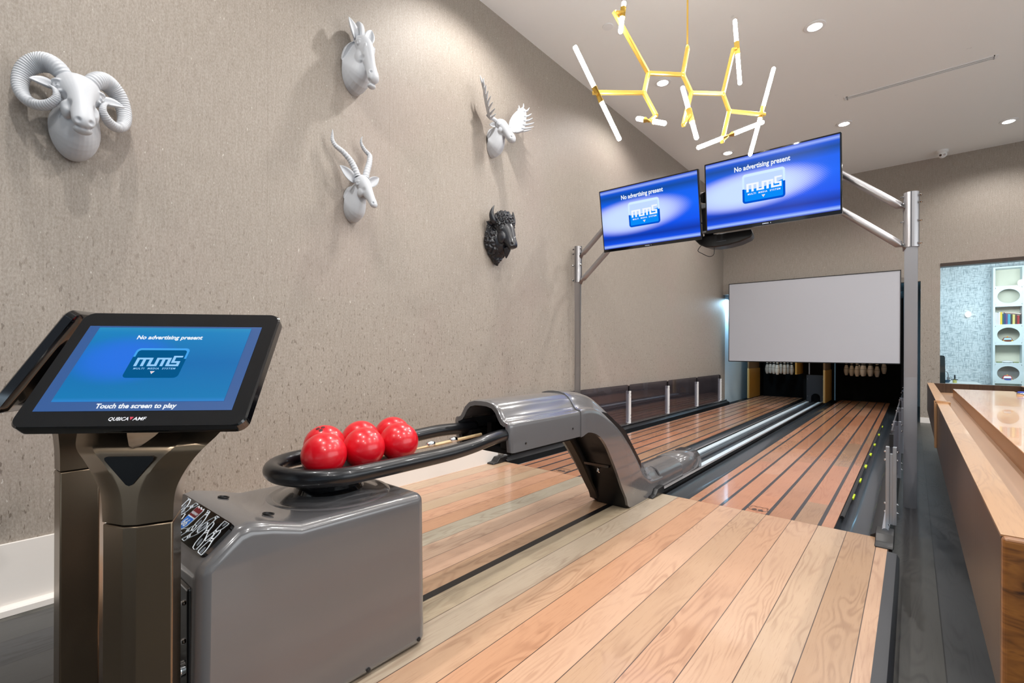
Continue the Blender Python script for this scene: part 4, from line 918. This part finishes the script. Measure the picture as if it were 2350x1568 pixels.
def bar(a, c, r=.0125):
    a, c = Vector(a), Vector(c); s, u, d = frame(c-a); b = MB()
    rs = [[p+s*r*x+u*r*y for x, y in ((1, .62), (.62, 1), (-.62, 1), (-1, .62), (-1, -.62), (-.62, -1), (.62, -1), (1, -.62))] for p in (a-d*r*.6, c+d*r*.6)]
    b.rings(rs).build('arm', M['brass'], t, smooth=0)
for k in ('AB', 'BC', 'C C2', 'CE', 'EF', 'EG', 'BH', 'H H2', 'HI', 'IJ', 'IK', 'KL', 'KM'):
    a, c = k.split(' ') if ' ' in k else (k[0], k[1]); bar(J[a], J[c])
for k in 'BCEHIK': MB().ell(J[k], (.018, .018, .018), n=12, k=8).build('joint', M['brass'], t, smooth=180)
TUB = [('C2', (-1.377, 2.698, 3.375), (-1.394, 2.683, 3.178), .35), ('F', (-1.585, 2.457, 3.067), (-1.441, 2.775, 2.555), .5), ('G', (-1.315, 2.75, 2.649), (-1.117, 2.721, 2.546), .45), ('H2', (-1.155, 3.082, 2.931), (-1.046, 3.042, 2.544), .56), ('J', (-1.01, 3.727, 3.65), (-.965, 3.699, 3.144), .45), ('L', (-.811, 4.026, 3.359), (-.922, 3.801, 2.648), .52), ('M', (-1.096, 3.197, 2.553), (-.798, 3.644, 2.8), .44)]
for k, a, c, f in TUB:
    a, c = Vector(a), Vector(c); d = (c-a); L = d.length; dn = d/L; m0 = a+d*f; g = min(.05, L*.16)
    MB().cyl(m0-dn*g, m0+dn*g, .0175, n=20).build('socket', M['brass'], t)
    if (m0-Vector(J[k])).length > .02: bar(J[k], m0, .009)
    for p, q in ((m0-dn*g, a), (m0+dn*g, c)):
        l = (q-p).length; b = MB(); b.lathe([(.0, 0), (.0135, 0), (.0135, l-.008), (.010, l-.002), (0, l)], p, (q-p), 18); b.build('light_tube', M['tube'], t)

# ------------------------------------------------------------------ ceiling fittings
VIS = {(-2.36, 8.337): 'downlight in the ceiling farthest from the camera, seen just above the televisions', (-2.36, 5.65): 'downlight seen behind the chandelier bars, on the wall side', (-.77, 8.34): 'downlight above the corner of the larger-looking television',
       (-.77, 5.66): 'downlight nearest overhead, right of the chandelier', (1.036, 9.737): 'downlight near the back wall beside the dome camera'}
for n_, (x, y) in enumerate(LAMPS):
    if (x, y) in VIS:
        t = thing('downlight', VIS[(x, y)], 'downlight', (x, y, CEIL), 0, 'ceiling downlights')
        MB().lathe([(.074, -.001), (.098, -.001), (.096, -.008), (.076, -.012)], (0, 0, 0), n=32).build('trim_ring', M['white_paint'], t, world=False)
        MB().lathe([(0, -.002), (.075, -.002), (.075, -.008), (.06, -.014), (0, -.016)], (0, 0, 0), n=32).build('lens', M['lens'], t, world=False)
    spot('downlight_lamp', (x, y, CEIL-.03), SPOT_W)
t = thing('ceiling_vent', 'long narrow slot air vent in the ceiling', 'vent', (0, 7.53, CEIL))
b = MB()
for y0, y1 in ((-.045, -.027), (-.010, .010), (.027, .045)): b.box(-.67, y0, -.008, .69, y1, -.0005)
b.box(-.69, -.045, -.008, -.655, .043, -.0005); b.box(.68, -.045, -.008, .715, .043, -.0005); b.build('frame', M['white_paint'], t, world=False, smooth=0)
MB().box(-.66, -.030, -.002, .68, .029, -.0004).build('slot', M['black_matte'], t, world=False, smooth=0)
t = thing('dome_camera', 'small white security camera on the ceiling by the back wall', 'security camera', (.362, 10.476, CEIL))
MB().lathe([(0, 0), (.075, 0), (.078, -.03), (.06, -.045), (0, -.045)], (0, 0, 0), n=28).build('base', M['white_paint'], t, world=False)
MB().ell((0, -.02, -.075), (.058, .058, .055), n=28).build('eyeball', M['white_paint'], t, world=False, smooth=180)
e = bpy.data.objects['eyeball']
for x in (-.026, .022): MB().lathe([(.0, .0), (.017, .0), (.015, .012), (0, .013)], (x, -.068, -.092), (0, -.9, -.45), 16).build('lens', M['black_gloss'] if x < 0 else M['alu'], e, world=False)
t = thing('sprinkler_cover', 'small flat round white cover plate on the ceiling', 'ceiling cover', (-2.386, 4.322, CEIL))
MB().lathe([(0, -.001), (.055, -.001), (.052, -.008), (0, -.010)], (0, 0, 0), n=32).build('plate', M['white_paint'], t, world=False)

# ------------------------------------------------------------------ shuffleboard table
TX0, TX1, TY0, TY1, TZ = .150, 1.075, 1.47, 8.47, .80
t = thing('shuffleboard_table', 'long wooden shuffleboard table with glossy playing surface along the right side', 'game table', ((TX0+TX1)/2, 5, 0))
for x in (TX0, TX1-.066):
    side = MB().box(x, TY0+.03, .43, x+.066, TY1, TZ-.004).build('side_apron', M['table_side'], t, smooth=0, bevel=.004)
    MB().box(x, TY0+.03, TZ-.004, x+.066, TY1, TZ).build('top_rail', M['table_oak'], t, smooth=0)
MB().box(TX0+.066, TY1-.066, .43, TX1-.066, TY1, TZ).build('end_apron', M['table_side'], t, smooth=0, bevel=.003)
MB().box(TX0, TY0, .40, TX1, TY0+.03, TZ).build('end_board', M['endgrain'], t, smooth=0, bevel=.008)
MB().box(TX0+.066, TY0+.03, .64, TX1-.066, TY1-.066, .68).build('gutter_bed', mat('beige_gutter_bed', (150, 116, 88), .45), t, smooth=0)
MB().box(.367, 1.75, .68, .87, 7.70, .766).build('playing_bed', mat('amber_bed_side', (150, 96, 46), .35, coat=.2), t, smooth=0)
MB().box(.367, 1.75, .766, .87, 7.70, .772).build('playing_surface', M['playfield'], t, smooth=0, bevel=.002)
b = MB(); sy = 5.09; b.box(TX0-.014, sy, .44, TX0+.0, sy+.06, TZ+.012); b.box(TX0-.014, sy, TZ, TX0+.08, sy+.06, TZ+.012); b.box(TX0+.066, sy, .69, TX0+.08, sy+.06, TZ); b.build('joint_strap', M['table_oak'], t, smooth=0, bevel=.003)
for y in (2.3, 7.0): MB().box(.42, y, 0, .80, y+.6, .64).build('pedestal', M['table_side'], t, smooth=0, bevel=.01)
for z in (.70, .46): MB().lathe([(.014, 0), (.014, .004), (.005, .006)], (.282, TY0, z), (0, -1, 0), 16).build('plug', mat('dark_red_plug', (90, 16, 12), .5), t)
def puck(loc, label, colr):
    t = thing('shuffleboard_puck', label, 'puck', loc, 0, 'pucks on the playing surface')
    MB().lathe([(0, 0), (.034, 0), (.036, .004), (.036, .02), (.033, .025), (0, .025)], (0, 0, 0), n=28).build('steel_body', M['chrome'], t, world=False)
    MB().lathe([(0, .0252), (.029, .0252), (.028, .034), (.02, .037), (0, .037)], (0, 0, 0), n=28).build('cap', colr, t, world=False)
puck((.848, 7.05, .772), 'blue capped puck at the far end of the playing surface', mat('blue_cap', (40, 70, 190), .3))

# ------------------------------------------------------------------ side room: shelf, books, toys, sink, lamps
t = thing('display_shelf', 'tall white display shelf with square and oval compartments in the side room', 'shelf', (1.39, 13.0, 0))
SX0, SX1, SY0, SY1 = 1.183, 1.600, 13.0, 13.28; CH = .3677; ZT = 2.855
b = MB(); b.box(SX0-.0, SY0, 0, SX0+.03, SY1, ZT); b.box(SX1-.03, SY0, 0, SX1, SY1, ZT); b.build('side_panel', M['room_white'], t, smooth=0)
MB().box(SX0+.03, SY1-.02, 0, SX1-.03, SY1, ZT).build('back_panel', mat('beige_shelf_back', (228, 224, 206), .6), t, smooth=0)
for k in range(8):
    z = ZT-k*CH
    MB().box(SX0+.03, SY0, z-.028, SX1-.03, SY1-.02, z).build('shelf_board', M['room_white'], t, smooth=0)
def oval_front(z0):
    """board with an oval hole"""
    x0, x1, z1 = SX0+.03, SX1-.03, z0+CH-.028; cx, cz, rx, rz = (x0+x1)/2, (z0+z1)/2, .150, .135; n = 48; b = MB(); IN = []; OUT = []
    for i in range(n):
        a = 2*PI*i/n; c, s_ = math.cos(a), math.sin(a); IN.append((cx+rx*c, cz+rz*s_))
        k = min(((x1-x0)/2)/max(abs(c), 1e-6), ((z1-z0)/2)/max(abs(s_), 1e-6)); OUT.append((cx+c*k, cz+s_*k))
    rs = []
    for y in (SY0+.002, SY0+.02): rs.append([b.bm.verts.new(V(p[0], y, p[1])) for p in OUT]); rs.append([b.bm.verts.new(V(p[0], y, p[1])) for p in IN])
    for i in range(n):
        j = (i+1) % n; b.face([rs[0][i], rs[0][j], rs[1][j], rs[1][i]]); b.face([rs[2][i], rs[3][i], rs[3][j], rs[2][j]]); b.face([rs[1][i], rs[1][j], rs[3][j], rs[3][i]])
    b.build('oval_panel', M['room_white'], t, smooth=30)
zlev = [ZT-(k+1)*CH for k in range(7)]           # compartment floors from the top down
for k in (1, 3, 5): oval_front(zlev[k])
# neighbouring column, only its left edge shows
t2 = thing('display_shelf', 'white display shelf cut off by the picture edge, next to the taller compartments', 'shelf', (1.81, 13.0, 0))
b = MB(); b.box(1.605, SY0+.005, 0, 1.635, SY1, ZT-.02); b.box(1.96, SY0+.005, 0, 1.99, SY1, ZT-.02); b.box(1.635, SY1-.02, 0, 1.96, SY1, ZT-.02); b.build('carcass', M['room_white'], t2, smooth=0)
for k in range(8): MB().box(1.635, SY0+.005, ZT-k*CH-.06, 1.96, SY1-.02, ZT-k*CH-.03).build('shelf_board', M['room_white'], t2, smooth=0)
# books
BK = [((235, 232, 230), 'slim white book', .022, .235), ((222, 216, 232), 'pale lilac book', .02, .225), ((240, 240, 240), 'white paperback', .022, .24), ((236, 196, 40), 'bright yellow book', .026, .238), ((40, 96, 90), 'dark teal book', .02, .205), ((36, 60, 120), 'navy blue book', .024, .21), ((110, 70, 120), 'purple book', .024, .20), ((70, 160, 190), 'turquoise and sand book', .036, .195), ((60, 50, 40), 'dark brown book', .024, .19), ((216, 200, 120), 'straw coloured book', .034, .185), ((80, 50, 36), 'brown book with worn spine', .024, .18), ((170, 30, 30), 'small red book', .030, .165)]
x = SX0+.034; zf = zlev[2]
for c, nm, wd, hh in BK:
    t = thing('book', nm+' standing in the row in the third compartment', 'book', (x+wd/2, SY0+.10, zf), 0, 'books in the shelf compartment')
    MB().box(-wd/2, -.07, 0, wd/2, .07, hh).build('cover', mat('cover', c, .5), t, world=False, smooth=0, bevel=.002)
    MB().box(-wd/2+.002, -.066, hh, wd/2-.002, .068, hh+.001).build('pages', M['white_trim'], t, world=False, smooth=0)
    x += wd+.0015
t = thing('book', 'terracotta book lying on top of the standing books', 'book', (1.45, SY0+.10, zf+.205), 0, 'books in the shelf compartment')
rm = Matrix.Rotation(math.radians(9), 4, 'Y')
MB().box(-.11, -.07, -.004, .11, .07, .014, rm).build('cover', mat('terracotta', (200, 100, 60), .5), t, world=False, smooth=0, bevel=.002)
MB().box(-.108, -.0705, -.001, .108, -.06, .011, rm).build('pages', M['white_trim'], t, world=False, smooth=0)
def toy_car(loc, label, cb, cr, cw, vw):
    t = thing('toy_car', label, 'toy car', loc, 0, 'toy cars on the shelf')
    MB().prism([(-.085, .012), (-.085, .05), (-.07, .066), (.07, .066), (.085, .05), (.085, .012)], lambda p: V(p[0], -.06, p[1]), lambda p: V(p[0], .06, p[1])).build('body', cb, t, world=False, smooth=40, bevel=.008)
    MB().prism([(-.07, .066), (-.05, .115), (-.03, .125), (.03, .125), (.05, .115), (.07, .066)], lambda p: V(p[0], -.045+(p[1]-.066)*.35, p[1]), lambda p: V(p[0], .055, p[1])).build('cabin', cr, t, world=False, smooth=40, bevel=.006)
    MB().prism([(-.055, .074), (-.042, .108), (.042, .108), (.055, .074)], lambda p: V(p[0], -.049+(p[1]-.066)*.35, p[1]), lambda p: V(p[0], -.04+(p[1]-.066)*.35, p[1])).build('windscreen', cw, t, world=False, smooth=0)
    MB().box(-.078, -.066, .012, .078, -.058, .034).build('bumper', vw, t, world=False, smooth=0, bevel=.003)
    for s in (-1, 1):
        MB().lathe([(0, 0), (.012, 0), (.010, .006), (0, .008)], (s*.058, -.06, .05), (0, -1, 0), 14).build('headlight', mat('amber', (250, 200, 60), .3), t, world=False)
        for y in (-.035, .035): MB().lathe([(0, 0), (.02, 0), (.02, .014), (0, .014)], (s*.075, y, .02), (s, 0, 0), 16).build('wheel', M['black_plastic'], t, world=False)
    MB().lathe([(0, 0), (.012, 0), (.010, .016), (0, .018)], (0, 0, .125), n=12).build('roof_light', mat('amber2', (250, 190, 50), .3), t, world=False)
toy_car((1.39, SY0+.11, zlev[5]), 'red and blue toy car in the lowest visible oval compartment', mat('toy_blue', (40, 60, 160), .3), mat('toy_red', (215, 30, 30), .3), mat('toy_window', (230, 230, 235), .3), M['white_paint'])
toy_car((1.39, SY0+.11, zlev[3]), 'brown toy car with pale blue windows in the upper toy compartment', mat('toy_brown', (120, 60, 34), .3), mat('toy_rust', (150, 78, 40), .3), mat('toy_pale', (150, 200, 225), .3), mat('toy_chrome', (190, 196, 200), .2, metal=.8))
t = thing('white_dish', 'flat white dish-shaped ornament between low trays in a compartment', 'dish', (1.39, SY0+.11, zlev[4]))
MB().lathe([(0, 0), (.05, 0), (.085, .012), (.075, .03), (.04, .042), (0, .046)], (0, 0, 0), n=28).build('shell', M['white_paint'], t, world=False)
for x, nm in ((1.282, 'low olive tray left of the white dish'), (1.504, 'low olive tray right of the white dish')):
    tag(MB().box(-.035, -.05, 0, .035, .05, .02, Matrix.Translation((x, SY0+.12, zlev[4]))).build('tray', mat('olive', (130, 140, 90), .5), smooth=0, bevel=.004), nm, 'tray', 'trays on the shelf')
# counter with sink
t = thing('sink_counter', 'white counter with small sink basin by the wallpapered wall', 'counter', (.55, 12.6, 0))
MB().box(.31, 12.3, 0, .95, 13.28, .60).build('cabinet', M['room_white'], t, smooth=0, bevel=.004)
MB().box(.31, 12.28, .60, .97, 13.28, .63).build('worktop', M['white_paint'], t, smooth=0)
t = thing('faucet', 'tall curved chrome faucet rising above the sink', 'faucet', (.535, 12.45, .63))
MB().lathe([(0, 0), (.022, 0), (.02, .1), (0, .105)], (-.01, 0, 0), n=16).build('body', M['steel'], t, world=False)
MB().tube(resample([(-.01, 0, .1), (-.01, 0, .16), (-.03, 0, .205), (-.075, 0, .215), (-.11, 0, .19)], 20), .009, 10).build('spout', M['steel'], t, world=False)
MB().cyl((.01, 0, .08), (.05, 0, .1), .007).build('handle', M['steel'], t, world=False)
t = thing('wash_bowl', 'dark blue bowl under the faucet', 'bowl', (.485, 12.36, .63))
MB().lathe([(0, 0), (.05, 0), (.075, .05), (.07, .05), (.045, .008), (0, .008)], (0, 0, 0), n=24).build('bowl', mat('slate_blue', (50, 84, 110), .35), t, world=False)
t = thing('soap_bottle', 'squat bottle with dark pump beside the faucet', 'bottle', (.615, 12.36, .63))
MB().lathe([(0, 0), (.03, 0), (.03, .05), (.012, .06), (.012, .075), (0, .075)], (0, 0, 0), n=16).build('body', mat('straw_glass', (200, 196, 120), .3), t, world=False)
b = MB(); b.lathe([(0, .075), (.012, .075), (.012, .15), (0, .15)], (0, 0, 0), n=12); b.box(-.055, -.02, .06, .045, .02, .072); b.build('pump', M['charcoal'], t, world=False)
t = thing('leaning_board', 'dark rounded board standing at the edge of the side room opening', 'board', (.405, 11.3, 0))
MB().prism([(-.045, 0), (.045, 0), (.03, 1.12), (.02, 1.15), (-.01, 1.155), (-.045, 1.155)], lambda p: V(p[0], -.02, p[1]), lambda p: V(p[0], .02, p[1])).build('board', mat('dark_slate', (44, 52, 54), .5), t, world=False, smooth=40)
for (x, y, z), lb in (((.85, 13.22, 1.98), 'small glowing globe wall light on the patterned wallpaper'), ((1.545, 12.93, 2.52), 'glowing globe wall light in front of the white shelf')):
    t = thing('wall_light', lb, 'wall light', (x, y, z), 0, 'glowing globes in the side room')
    MB().ell((0, 0, 0), (.045, .045, .06), n=24, k=16).build('globe', mat('warm_globe', (255, 255, 255), .3, emit=(255, 246, 232), es=2.2), t, world=False, smooth=180)
    MB().cyl((0, .0, 0), (0, 13.3-y if y > 13 else .07, 0), .012).build('stem', M['white_paint'], t, world=False)
